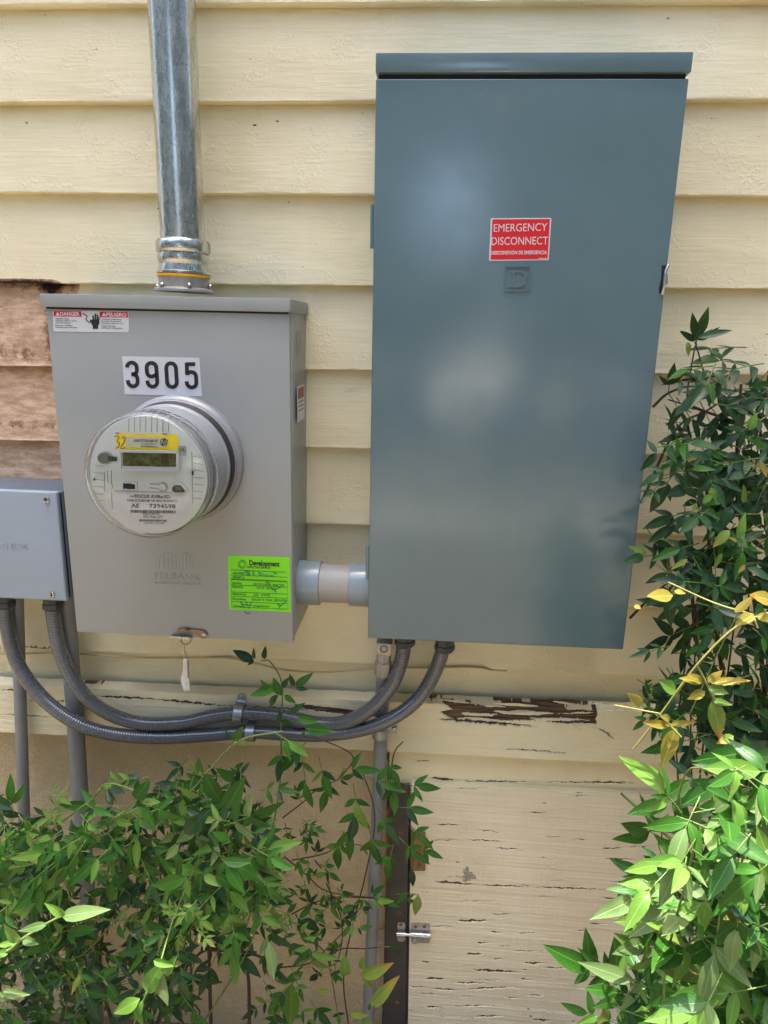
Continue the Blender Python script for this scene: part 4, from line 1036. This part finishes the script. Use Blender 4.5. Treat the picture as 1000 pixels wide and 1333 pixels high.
    def fill(s, poly, count, yr, L, key, nrm=(0, -1, .6), pairs=(1, 2), dirs=None, stemmat='stem', root=None, bias=None):
        r = s.r; xs = [a for a, b in poly]; ys = [b for a, b in poly]; n = len(poly); c = 0; t = 0
        while c < count and t < count*60:
            t += 1; x, y = r.uniform(min(xs), max(xs)), r.uniform(min(ys), max(ys)); ins = False
            for i in range(n):
                (x0, y0), (x1, y1) = poly[i], poly[(i+1) % n]
                if (y0 > y) != (y1 > y) and x < (x1-x0)*(y-y0)/(y1-y0)+x0: ins = not ins
            if not ins: continue
            c += 1; dep = r.uniform(*yr); p = at(x, y, dep)
            if dirs: d = Vector(dirs)+Vector((r.uniform(-.7, .7), r.uniform(-.5, .3), r.uniform(-.6, .6)))
            else:
                a = r.uniform(0, 6.283); d = Vector((math.cos(a), r.uniform(-.8, .1), math.sin(a)*.6-.25))
            nn = Vector(nrm)+Vector((r.uniform(-.5, .5), r.uniform(-.3, .4), r.uniform(-.4, .5)))
            s.sprig(p, d, nn, L*r.uniform(.72, 1.2), r.randint(*pairs), key, 52)
            if root is not None and r.random() < .04:
                q = Vector(root)+Vector((r.uniform(-.1, .1), 0, 0)); mid = p.lerp(q, .35)+Vector((r.uniform(-.05, .05), .02, .03)); s.stem([p, mid, p.lerp(q, .7)], .001, .0018, stemmat)
    def done(s, cap=290):
        dist = lambda it: -(it[3]/max(.2, (it[0].translation-CAM).length))
        # those that show largest, and stand in view, become parts of their own
        def view(it):
            d = it[0].translation-CAM; z = d.dot(FWD); px, py = 500+FPX*d.dot(RGT)/z, 666-FPX*d.dot(UPV)/z
            return 0 if (-20 < px < 1020 and -20 < py < 1353) else 1
        s.L.sort(key=lambda it: (view(it), it[0].translation.y, dist(it)))
        inv = Matrix.Translation(-s.root.location)
        for Mx, key, v, sz in s.L[:cap]:
            o = bpy.data.objects.new('leaf', LV[key][v]); COL.objects.link(o); o.parent = s.root; o.matrix_local = inv @ Mx
        rest = s.L[cap:]
        keys = sorted(set(k for _, k, _, _ in rest))
        if rest:
            V, F, U, Rn, MI = [], [], [], [], []
            for Mx, key, v, sz in rest:
                me = LV[key][v]; k = len(V); rv = s.r.random()
                luv = {}
                for lp in me.loops: luv[lp.vertex_index] = tuple(me.uv_layers[0].data[lp.index].uv)
                for w in me.vertices: V.append(tuple(Mx @ w.co)); Rn.append(rv); U.append(luv.get(w.index, (.5, 0)))
                for pl in me.polygons: F.append(tuple(i+k for i in pl.vertices)); MI.append(keys.index(key))
            me = bpy.data.meshes.new('leaves'); me.from_pydata(V, [], F)
            for k in keys: me.materials.append(M[k])
            me.polygons.foreach_set('material_index', MI); me.polygons.foreach_set('use_smooth', [True]*len(F))
            l = me.uv_layers.new(name='UVMap'); vi = np.zeros(len(me.loops), np.int32); me.loops.foreach_get('vertex_index', vi)
            l.data.foreach_set('uv', np.array(U, np.float32)[vi].ravel())
            a = me.attributes.new('rnd', 'FLOAT', 'POINT'); a.data.foreach_set('value', np.array(Rn, np.float32)); me.update()
            o = link('leaves', me, None, s.root); o['kind'] = 'stuff'
        for mat, mb in s.st.items():
            mb.build({'stem': 'green_stems', 'twig': 'woody_stems'}[mat], M[mat], s.root, True)['kind'] = 'stuff'
A = at
# --- lower left shrub
p = Plant('nandina_shrub', (-.42, -.14, -1.12), 'dense green nandina shrub in front of the stucco at lower left', 'shrub', None, 21)
base = Vector((-.42, -.14, -1.12))
G1 = {'leaf_dark': 4, 'leaf_mid': 6, 'leaf_light': 1.1, 'leaf_pale': .4}; G2 = {'leaf_mid': 6, 'leaf_dark': 1, 'leaf_light': 2.4, 'leaf_pale': 1}
p.fill([(-60,1040),(60,1050),(130,1080),(200,1000),(250,985),(330,985),(352,1060),(350,1180),(300,1230),(120,1250),(-60,1280)], 215, (-.05,-.15), .033, {'leaf_dark': 8, 'leaf_mid': 3}, root=base, stemmat='twig')  # darker leaves set deep imitate the shade inside the shrub
p.fill([(-60,1050),(40,1060),(130,1075),(190,1020),(240,1000),(320,1010),(340,1080),(345,1170),(290,1200),(130,1210),(-60,1220)], 180, (-.15,-.25), .034, G1, root=base)
p.fill([(-60,1230),(140,1220),(250,1215),(265,1360),(-60,1360)], 140, (-.10,-.26), .034, {'leaf_dark': 7, 'leaf_mid': 4, 'leaf_light': .4, 'leaf_turning': .3}, root=base, stemmat='twig')
p.fill([(-40,1060),(110,1070),(150,1100),(90,1160),(-40,1200)], 55, (-.2,-.3), .034, {'leaf_mid': 6, 'leaf_light': 3}, dirs=(-.5, -.2, -.4))
p.fill([(225,1080),(330,1060),(350,1180),(250,1200)], 34, (-.2,-.28), .038, {'leaf_mid': 6, 'leaf_light': 2.2, 'leaf_pale': 1})
# young yellow-green tuft over the left pipe and long arching stems
for a in [(60,1030,-.2),(90,1055,-.22),(105,1060,-.22),(135,1058,-.22),(178,1012,-.2),(65,1053,-.2),(150,1050,-.2)]:
    p.sprig(A(*a), (p.r.uniform(-1, 1), -.4, .1), (0, -1, .5), .024, 2, 'leaf_light')
for pts in ([(0,1125),(60,1085),(120,1040),(140,1020),(185,1032)], [(-10,1160),(60,1110),(140,1075),(175,1055),(200,1048)], [(-10,1180),(70,1120),(150,1080),(240,1035),(268,1008),(310,965),(368,952)],
            [(0,1195),(90,1250),(170,1180),(250,1150),(282,1100)], [(35,1240),(100,1200),(190,1195),(260,1150)], [(300,1270),(330,1160),(290,1100),(268,1030)],[(180,1320),(200,1260),(240,1180),(275,1120),(285,1060)]):
    p.stem([A(a, b, -.2-.01*i) for i, (a, b) in enumerate(pts)], .0016, .0011)
    P = catmull([A(a, b, -.21-.01*i) for i, (a, b) in enumerate(pts)], 6)
    for j in range(5, len(P)-1, 6): p.sprig(P[j], (P[j+1]-P[j]).normalized()+Vector((p.r.uniform(-.6, .6), -.4, p.r.uniform(-.7, .4))), (0, -1, .5), .034, 1, G2)
# named leaves of the front: large bright pair near the middle, narrow shoot at the left edge, hanging shoot
for (x0, y0, x1, y1, dep, key, w) in [(243,1142,193,1157,-.30,'leaf_mid',1.1),(234,1140,232,1120,-.30,'leaf_mid',1),(243,1142,246,1170,-.3,'leaf_light',1),(300,1095,275,1082,-.28,'leaf_mid',1.1),
        (296,1052,318,1012,-.27,'leaf_mid',1.15),(178,1050,196,1070,-.26,'leaf_light',1.5),(176,1040,190,1020,-.26,'leaf_mid',1.3),(268,1010,288,1052,-.25,'leaf_mid',1.3),(258,1075,225,1100,-.27,'leaf_pale',1.2),
        (232,1128,262,1140,-.27,'leaf_light',1.2),(240,1085,268,1058,-.28,'leaf_dark',1.2),(280,1140,310,1155,-.28,'leaf_mid',1.2),(300,1160,325,1190,-.28,'leaf_light',1.1),(232,1100,215,1120,-.28,'leaf_pale',1.2),
        (105,1110,85,1140,-.25,'leaf_mid',1),(88,1128,58,1162,-.26,'leaf_light',.8)]:
    a, b = A(x0, y0, dep), A(x1, y1, dep-.006); p.leaf(a, b-a, (p.r.uniform(-.2, .2), -1, .5), (b-a).length, key, w*1.05)
S = [(-30,1250),(10,1238),(30,1222),(60,1203),(85,1190)]
p.stem([A(a, b, -.46) for a, b in S], .0022, .0012)
for (x0, y0, x1, y1, key, w) in [(80,1192,137,1185,'leaf_pale',.85),(62,1203,22,1212,'leaf_pale',1),(84,1191,60,1180,'leaf_light',1),(30,1222,48,1229,'leaf_pale',1),(24,1226,-8,1232,'leaf_light',1),(26,1226,5,1210,'leaf_light',1),(12,1240,-20,1246,'leaf_light',1),(5,1290,30,1296,'leaf_pale',1),(-12,1292,12,1302,'leaf_pale',1)]:
    a, b = A(x0, y0, -.46), A(x1, y1, -.47); p.leaf(a, b-a, (0, -1, .9), (b-a).length*1.02, key, w)
for (x0, y0, x1, y1, key, w) in [(182,1300,145,1322,'leaf_light',1.1),(186,1302,172,1333,'leaf_light',.9),(212,1265,213,1322,'leaf_pale',.8),(208,1272,200,1290,'leaf_light',.9),(214,1268,224,1252,'leaf_light',.9),(190,1290,205,1262,'leaf_light',1),(178,1310,185,1340,'leaf_light',.9),(200,1250,225,1258,'leaf_light',.8)]:
    a, b = A(x0, y0, -.44), A(x1, y1, -.45); p.leaf(a, b-a, (.1, -1, .8), (b-a).length*1.05, key, w)
p.stem([A(170,1345,-.42), A(190,1295,-.44), A(207,1258,-.40), A(228,1190,-.31), A(262,1110,-.27)], .0013, .0009)
for pts in ([(275,1345),(272,1240),(268,1150),(250,1080)], [(325,1345),(322,1260),(300,1180),(310,1080)], [(200,1345),(225,1280),(262,1240),(300,1230)], [(60,1345),(68,1260),(60,1180),(30,1120)], [(150,1345),(130,1260),(150,1150),(205,1080),(245,1040)], [(262,1235),(320,1240),(350,1250)], [(120,1080),(180,1062),(230,1080),(262,1100)],[(200,1028),(232,1030),(248,1060),(246,1120)]):
    p.stem([A(a, b, -.12) for a, b in pts], .0034, .0018, 'twig', 7)
p.leaf(A(114,1215,-.2), Vector((.3, -.2, -1)), (0, -1, .2), .03, 'leaf_yellow'); p.leaf(A(88,1255,-.2), Vector((.4, -.2, -1)), (0, -1, .2), .03, 'leaf_turning')
p.done()
# --- climbing sprays in the middle
p = Plant('climbing_nandina', (-.08, -.08, -1.12), 'thin nandina sprays climbing over the stucco and slim pipe, some touching the hoses', 'shrub', None, 33)
vine = [(470,1333,-.08),(452,1270,-.08),(440,1200,-.08),(430,1140,-.08),(395,1100,-.07)]
K = {'leaf_mid': 6, 'leaf_dark': 2, 'leaf_light': 1}
p.branch([A(305,1180,-.09), A(345,1110,-.09), A(362,1040,-.09), A(366,985,-.08), A(366,940,-.09), A(367,890,-.10), A(352,862,-.1), A(340,860,-.1)], .0018, .001, 'stem')
for (x0, y0, x1, y1, key, w, dep) in [(330,860,304,848,'leaf_dark',1.1,-.1),(331,858,330,844,'leaf_dark',1,-.1),(344,858,344,844,'leaf_dark',1,-.1),(331,860,322,866,'leaf_dark',1,-.1),
        (362,893,326,906,'leaf_mid',.95,-.12),(350,898,340,886,'leaf_mid',1.1,-.12),(358,905,352,920,'leaf_mid',1.4,-.12),(362,905,350,914,'leaf_dark',1.2,-.12),(366,905,356,884,'leaf_mid',1.2,-.12),(370,905,384,915,'leaf_mid',1.2,-.12),(368,895,376,882,'leaf_dark',1.2,-.12),(383,893,377,878,'leaf_dark',1.1,-.12),(385,893,404,879,'leaf_mid',1,-.12),(385,895,400,898,'leaf_dark',1,-.12),
        (378,928,396,916,'leaf_dark',1,-.13),(366,925,362,945,'leaf_dark',1.2,-.12),(366,938,382,945,'leaf_dark',1.2,-.12),(388,936,414,939,'leaf_mid',1.1,-.13),(398,948,435,953,'leaf_mid',1.05,-.14),(398,950,392,962,'leaf_mid',1,-.14),(386,965,378,980,'leaf_light',1.2,-.14),(378,960,372,972,'leaf_mid',1,-.14)]:
    a, b = A(x0, y0, dep), A(x1, y1, dep-.004); p.leaf(a, b-a, (p.r.uniform(-.2, .2), -1, .45), (b-a).length*1.05, key, w)
for x, y, d, L, k in [(392,975,(.2,-.3,-1),.042,2),(400,965,(-.6,-.3,-.5),.038,1),(370,968,(-.2,-.2,-1),.038,1),(415,985,(.3,-.3,-1),.042,1),(430,1005,(-.2,-.2,-1),.045,1),(445,1000,(.6,-.2,.2),.040,1),(460,1020,(.2,-.3,-.8),.045,1),
        (475,1010,(.8,-.2,-.1),.042,1),(470,1040,(-.3,-.3,-.9),.045,1),(490,1050,(.5,-.2,-.7),.045,1),(455,1060,(.1,-.3,-1),.048,1),(480,1075,(.3,-.2,-1),.045,1),(500,985,(.5,-.2,-.6),.035,1),(510,1010,(.2,-.2,-1),.038,1),(525,1020,(.8,-.2,.1),.038,1),
        (515,1050,(.9,-.2,.2),.040,1),(530,1070,(.7,-.2,-.5),.038,1),(520,1090,(.6,-.2,-.4),.040,1),(512,1100,(-.2,-.2,-1),.040,1),(448,1082,(-.3,-.2,-1),.042,1),(540,1100,(.9,-.2,-.1),.032,1),(535,1115,(.1,-.2,-1),.032,1)]:
    p.sprig(A(x, y, -.085), d, (p.r.uniform(-.3, .3), -1, .5), L, k, {'leaf_mid': 8, 'leaf_dark': 1.5, 'leaf_light': 1})
# fine side twigs across the stucco
K2 = {'leaf_mid': 5, 'leaf_dark': 4, 'leaf_light': .8, 'leaf_turning': .4}
for pts in ([(368,1065),(400,1040),(410,1030),(440,1015)], [(380,1120),(420,1112),(445,1100),(470,1100)], [(370,1115),(400,1140),(425,1160),(480,1168),(530,1165)], [(380,1190),(410,1175),(440,1168),(500,1170)], [(385,1190),(400,1220),(425,1245),(440,1320)],
            [(430,1245),(445,1235),(475,1235),(500,1232)], [(425,1150),(445,1200),(440,1250),(420,1260)], [(410,1120),(425,1140),(430,1160)], [(360,1260),(400,1255),(420,1240),(450,1210),(470,1180)]):
    p.branch([A(a, b, -.06) for a, b in pts], .0013, .0008, 'twig', every=.05, L=.024, key=K2, pairs=(1, 1), t0=.25)
p.fill([(360,1100),(400,1090),(440,1150),(480,1160),(480,1200),(400,1230),(350,1220)], 22, (-.05,-.12), .026, K2)
p.fill([(350,1160),(420,1200),(400,1330),(330,1340)], 20, (-.06,-.16), .030, {'leaf_mid': 5, 'leaf_light': 1.5, 'leaf_dark': 3, 'leaf_turning': 1})
p.fill([(310,1120),(365,1110),(370,1190),(320,1190)], 24, (-.14,-.2), .016, {'leaf_pale': 5, 'leaf_light': 4}, pairs=(2, 3))
p.fill([(235,1170),(265,1165),(265,1220),(235,1220)], 6, (-.3,-.32), .016, {'leaf_light': 4, 'leaf_turning': 2}, pairs=(2, 2))
p.fill([(370,1060),(400,1055),(400,1090),(370,1095)], 8, (-.06,-.1), .018, {'leaf_mid': 4, 'leaf_pale': 1}, pairs=(2, 2))
for (x0, y0, x1, y1, key, w) in [(380,1280,378,1335,'leaf_light',1.1),(395,1265,370,1278,'leaf_mid',1.1),(450,1270,448,1250,'leaf_light',1.3),(470,1270,510,1256,'leaf_turning',.9),(472,1262,472,1245,'leaf_light',1.1),(472,1272,488,1290,'leaf_turning',1),(482,1308,515,1282,'leaf_turning',.9),(482,1306,480,1318,'leaf_mid',1),(405,1250,430,1262,'leaf_turning',.9),(430,1290,410,1292,'leaf_turning',1.1),(455,1320,480,1322,'leaf_turning',1.1),(470,1325,490,1340,'leaf_light',1),(405,1240,440,1252,'leaf_light',.9),
        (545,1165,540,1195,'leaf_turning',1),(528,1160,515,1180,'leaf_mid',1)]:
    a, b = A(x0, y0, -.14), A(x1, y1, -.145); p.leaf(a, b-a, (p.r.uniform(-.2, .2), -1, .5), (b-a).length*1.05, key, w)
p.stem([A(515,1165,-.06), A(530,1163,-.07), A(545,1165,-.08)], .0009, .0007)
p.stem([A(440,1015,-.08), A(460,985,-.08), A(415,962,-.09), A(372,955,-.09)], .0012, .001, 'twig')
p.stem([A(505,1130,-.08), A(507,1050,-.08), A(512,985,-.07), A(525,965,-.06)], .0014, .001, 'twig'); p.stem([A(512,1110,-.04), A(505,1080,-.04), A(510,1055,-.04), A(500,1020,-.05)], .003, .002, 'twig')
p.stem([A(455,1345,-.05), A(448,1260,-.06), A(478,1130,-.08), A(488,1060,-.08), A(470,1000,-.08)], .0016, .001, 'twig')
p.done()
# --- dark shrub at the right of the panel
p = Plant('nandina_shrub', (.62, -.16, -1.12), 'dark green nandina shrub reaching up beside the right edge of the panel', 'shrub', None, 44)
b2 = Vector((.62, -.12, -1.1)); DK = {'leaf_dark': 9, 'leaf_mid': 1}
p.fill([(885,470),(925,455),(960,450),(1060,450),(1060,520),(960,515),(900,490),(872,485)], 20, (-.05,-.14), .037, DK, nrm=(0, -.7, 1), dirs=(-.7, -.1, -.1), root=b2, stemmat='twig')
p.fill([(862,505),(900,490),(1060,500),(1060,640),(850,640),(846,560)], 42, (-.04,-.16), .035, DK, nrm=(0, -.8, .8), root=b2, stemmat='twig')
p.fill([(842,570),(900,590),(1060,600),(1060,760),(870,760),(850,720),(832,700)], 115, (-.125,-.2), .035, {'leaf_dark': 9, 'leaf_mid': 1.5, 'leaf_light': .15}, nrm=(0, -.9, .7), root=b2, stemmat='twig')
p.fill([(895,750),(1060,750),(1060,1000),(930,1000),(880,960),(860,900),(880,850)], 135, (-.06,-.24), .040, {'leaf_dark': 9, 'leaf_mid': 2.5}, root=b2, stemmat='twig')
p.fill([(825,870),(900,820),(910,900),(850,950),(830,930)], 20, (-.08,-.2), .026, {'leaf_mid': 5, 'leaf_dark': 5}, pairs=(2, 2))
for pts in ([(1040,560),(970,535),(925,500),(905,445)], [(1040,600),(960,552),(915,535),(870,520)], [(960,550),(905,530),(895,515),(905,450)], [(835,655),(880,560),(920,535),(965,505)], [(850,530),(870,512),(900,503),(940,508)], [(1000,690),(940,640),(980,600)], [(870,770),(900,730),(930,700)],[(820,805),(850,775),(880,750)]):
    p.branch([A(a, b, -.08) for a, b in pts], .0022, .0010, 'twig', every=.07, L=.036, key=DK, pairs=(1, 1), t0=.35)
for pts in ([(1005,1000),(985,800),(960,640),(965,500)], [(960,1000),(930,800),(920,640)], [(1040,900),(1000,700),(990,560)], [(935,960),(905,820),(900,700)]):
    p.stem([A(a, b, -.09) for a, b in pts], .004, .002, 'twig', 7)
for (x0, y0, x1, y1, key, w, dep) in [(905,447,868,448,'leaf_dark',.9,-.12),(903,444,918,415,'leaf_dark',.7,-.12),(908,440,950,430,'leaf_dark',.9,-.12),(900,455,860,475,'leaf_dark',.8,-.12),(895,445,898,462,'leaf_turning',1.3,-.13),
        (960,700,972,672,'leaf_light',.9,-.26),(905,655,902,668,'leaf_light',1,-.2),(968,655,968,632,'leaf_light',1,-.2),(925,635,935,652,'leaf_light',1.4,-.25),(915,655,930,640,'leaf_light',1,-.25),(975,560,985,540,'leaf_light',1.5,-.2),
        (990,600,998,620,'leaf_yellow',1,-.25),(950,690,930,710,'leaf_turning',1.2,-.25),(965,700,975,712,'leaf_light',1.2,-.25),(940,720,930,740,'leaf_turning',1,-.22),(895,728,875,740,'leaf_turning',1,-.22),(960,705,950,700,'leaf_yellow',1.3,-.25),(970,735,962,745,'leaf_yellow',1.2,-.25)]:
    a, b = A(x0, y0, dep), A(x1, y1, dep-.004); p.leaf(a, b-a, (p.r.uniform(-.2, .2), -.8, .7), (b-a).length*1.1, key, w)
# the long yellow leaf stalk that catches the sun
Y = -.40
p.stem([A(1010,795,Y), A(960,815,Y), A(908,865,Y), A(860,930,Y), A(824,976,Y)], .0013, .0009, 'stemyel')
p.stem([A(800,918,Y), A(858,929,Y)], .0009, .0010, 'stemyel'); p.stem([A(858,929,Y), A(887,960,Y-.01)], .0012, .0012, 'stemyel'); p.stem([A(907,865,Y), A(920,890,Y), A(934,918,Y)], .0013, .0012, 'stemyel')
p.stem([A(870,758,Y+.05), A(930,785,Y+.03), A(980,800,Y)], .0009, .001, 'stemyel'); p.stem([A(980,800,Y), A(987,818,Y-.01)], .0012, .0012, 'stemyel'); p.stem([A(965,790,Y+.1), A(935,850,Y+.1), A(898,930,Y+.1)], .0007, .0007)
for (x0, y0, x1, y1, key, w) in [(876,775,843,776,'leaf_yellow',1.4),(878,769,892,772,'leaf_yellow',1.5),(826,788,834,792,'leaf_yellow',1.6),(957,797,982,776,'leaf_yellow',1.2),(1005,782,980,774,'leaf_yellow',1.4),(980,800,962,812,'leaf_yellow',1.6),(985,802,1010,806,'leaf_yellow',1.5),
        (915,888,885,883,'leaf_yellow',.9),(915,888,898,878,'leaf_yellow',1),(922,888,940,873,'leaf_yellow',1.2),(924,888,976,886,'leaf_yellow',.75),(918,900,896,910,'leaf_yellow',1.3),(922,895,948,902,'leaf_turning',1.4),(928,912,952,916,'leaf_turning',1.3),(928,910,938,962,'leaf_turning',1),
        (872,945,838,940,'leaf_yellow',.9),(872,943,906,940,'leaf_yellow',.75),(880,948,862,998,'leaf_yellow',1.1),(872,936,862,933,'leaf_yellow',1.3),(836,918,818,903,'leaf_yellow',1.2),(880,900,858,886,'leaf_light',1.4),(955,958,934,968,'leaf_turning',1.2)]:
    a, b = A(x0, y0, Y), A(x1, y1, Y-.01); p.leaf(a, b-a, (p.r.uniform(-.3, .3), -1, .7), (b-a).length*1.05, key, w)
p.done()
# --- sunlit shrub at lower right, nearest the camera
p = Plant('nandina_shrub', (.50, -.40, -1.12), 'bright sunlit nandina shrub filling the lower right corner', 'shrub', None, 55)
b3 = Vector((.52, -.38, -1.1)); LT = {'leaf_pale': 2.6, 'leaf_light': 3.2, 'leaf_mid': 6, 'leaf_dark': 1.2, 'leaf_turning': .25}
p.fill([(905,985),(1060,970),(1060,1360),(790,1360),(815,1290),(850,1180),(850,1060),(875,1030)], 95, (-.22,-.36), .050, {'leaf_mid': 6, 'leaf_dark': 3}, root=b3, pairs=(1, 1))
p.fill([(860,1045),(940,1000),(1060,980),(1060,1360),(880,1360),(850,1280),(850,1120)], 100, (-.36,-.47), .050, LT, nrm=(0, -.8, .9), pairs=(1, 1), root=b3)
p.fill([(900,1060),(1060,1040),(1060,1360),(940,1360),(880,1200)], 46, (-.46,-.54), .047, LT, nrm=(0, -.7, 1), pairs=(1, 1), root=b3)
p.fill([(790,1270),(870,1260),(880,1360),(770,1360)], 34, (-.26,-.42), .040, {'leaf_mid': 5, 'leaf_light': 3, 'leaf_dark': 2}, root=b3, pairs=(1, 2))
for (x0, y0, x1, y1, key, w, dep) in [(870,1043,822,1062,'leaf_mid',1,-.38),(872,1042,852,1036,'leaf_mid',1.1,-.38),(877,1048,890,1070,'leaf_mid',1,-.38),(965,980,908,990,'leaf_mid',1.1,-.38),(966,992,970,958,'leaf_mid',1.2,-.38),(962,997,935,1018,'leaf_light',1.1,-.38),(910,1050,888,1100,'leaf_pale',.9,-.42),
        (902,1130,862,1092,'leaf_mid',1.1,-.42),(872,1145,805,1150,'leaf_light',1,-.42),(870,1138,815,1143,'leaf_mid',1,-.41),(870,1135,840,1115,'leaf_mid',1,-.41),(856,1195,805,1202,'leaf_light',1.3,-.41),(862,1210,835,1215,'leaf_dark',1.1,-.4),(862,1180,838,1162,'leaf_light',1,-.4),(945,1160,988,1186,'leaf_pale',1.25,-.47),(948,1122,925,1118,'leaf_pale',1,-.46),
        (905,1268,852,1255,'leaf_pale',1,-.47),(926,1250,898,1232,'leaf_pale',1.2,-.47),(905,1265,885,1250,'leaf_pale',1,-.47),(976,1230,978,1290,'leaf_pale',1.6,-.48),(945,1170,928,1205,'leaf_pale',1.1,-.46),(980,1222,935,1200,'leaf_pale',1.1,-.47),(1010,1125,975,1128,'leaf_pale',1.3,-.48),
        (768,1260,712,1234,'leaf_mid',.95,-.38),(770,1258,765,1220,'leaf_mid',1.1,-.38),(768,1262,748,1283,'leaf_mid',1.2,-.38),(796,1262,768,1286,'leaf_mid',1,-.38),(805,1265,800,1222,'leaf_mid',1.3,-.38),(828,1232,800,1215,'leaf_light',1,-.4),(835,1295,812,1305,'leaf_pale',1,-.4),(862,1300,840,1295,'leaf_pale',1,-.4),(860,1302,866,1322,'leaf_pale',1,-.4),(778,1322,750,1335,'leaf_light',1,-.38),(790,1310,780,1345,'leaf_turning',1,-.38)]:
    a, b = A(x0, y0, dep), A(x1, y1, dep-.008); p.leaf(a, b-a, (p.r.uniform(-.2, .2), -1, .7), (b-a).length*1.04, key, w)
p.stem([A(769,1260,-.38), A(800,1266,-.38), A(830,1290,-.38), A(850,1340,-.37)], .0015, .0022); p.stem([A(835,1205,-.42), A(865,1218,-.42)], .0012, .0012)
p.stem([A(809,1033,-.30), A(860,1080,-.30), A(905,1125,-.33), A(960,1190,-.36), A(990,1345,-.38)], .0018, .0038)
p.stem([A(862,1100,-.3), A(862,1070,-.3), A(870,1060,-.3)], .0012, .001); p.stem([A(845,1081,-.3), A(862,1082,-.3)], .0010, .0012, 'twig')
p.stem([A(846,1232,-.46), A(880,1242,-.47), A(906,1268,-.48), A(926,1252,-.48), A(928,1230,-.48)], .0014, .0010, 'stemyel'); p.stem([A(1010,1040,-.44), A(960,1020,-.44), A(900,1000,-.40), A(880,1048,-.38)], .0011, .0009, 'stemyel')
p.stem([A(1020,1190,-.47), A(970,1222,-.46), A(930,1205,-.45), A(880,1150,-.42), A(870,1138,-.41)], .002, .0014)
p.done()
# --- unseen foliage behind the camera, shaped to cut fill light and mirror in metal
def canopy():
    """out-of-view tree foliage that cuts low light: tall on the right, lower on the left, with a few gaps towards the horizon"""
    r = np.random.default_rng(5); V, F = [], []; c0 = Vector((.18, -.1, .1))
    gaps = []
    for px, py, w in ((612,452,.085),(528,175,.10),(535,520,.06),(700,765,.09),(650,300,.03),(560,640,.05),(760,540,.04)):
        P = at(px, py, -.116); d = (P-CAM).normalized(); gaps.append((Vector((P.x, P.y, P.z)), Vector((d.x, -d.y, d.z)), w))
    n = 0; ax = r.uniform(0, 6, 8)
    while n < 17000:
        az_ = r.uniform(-math.pi, 0); el_ = math.asin(r.uniform(-.16, .97)); R_ = r.uniform(6.5, 10.5)
        top = math.radians(52+18*math.cos(az_)+7*math.sin(az_*9+1)+4*math.sin(az_*23))
        if el_ > top: continue
        q = Vector((math.cos(az_)*math.cos(el_), math.sin(az_)*math.cos(el_), math.sin(el_)))*R_+c0
        if mnoise.noise(q*.8) < -.22 and el_ > .5: continue
        if q.z < -1.0: continue
        n += 1
        if any((q-P).normalized().angle(d) < w*(1+.5*mnoise.noise(q*2.5)) for P, d, w in gaps): continue
        u = r.normal(size=3); u /= np.linalg.norm(u); w_ = np.cross(u, r.normal(size=3)); w_ /= np.linalg.norm(w_); sz = r.uniform(.16, .32); k = len(V); c = np.array(q)
        V += [tuple(c-u*sz), tuple(c+w_*sz*.5), tuple(c+u*sz), tuple(c-w_*sz*.5)]; F.append((k, k+1, k+2, k+3))
    me = bpy.data.meshes.new('unseen_trees'); me.from_pydata(V, [], F); me.materials.append(simple('tree_foliage', (.035, .06, .02, 1), .6, 0, .3, 2, 0))
    o = link('unseen_trees', me, None); tag(o, 'unseen green tree foliage facing the wall, shaped to block low light', kind='stuff')
canopy()
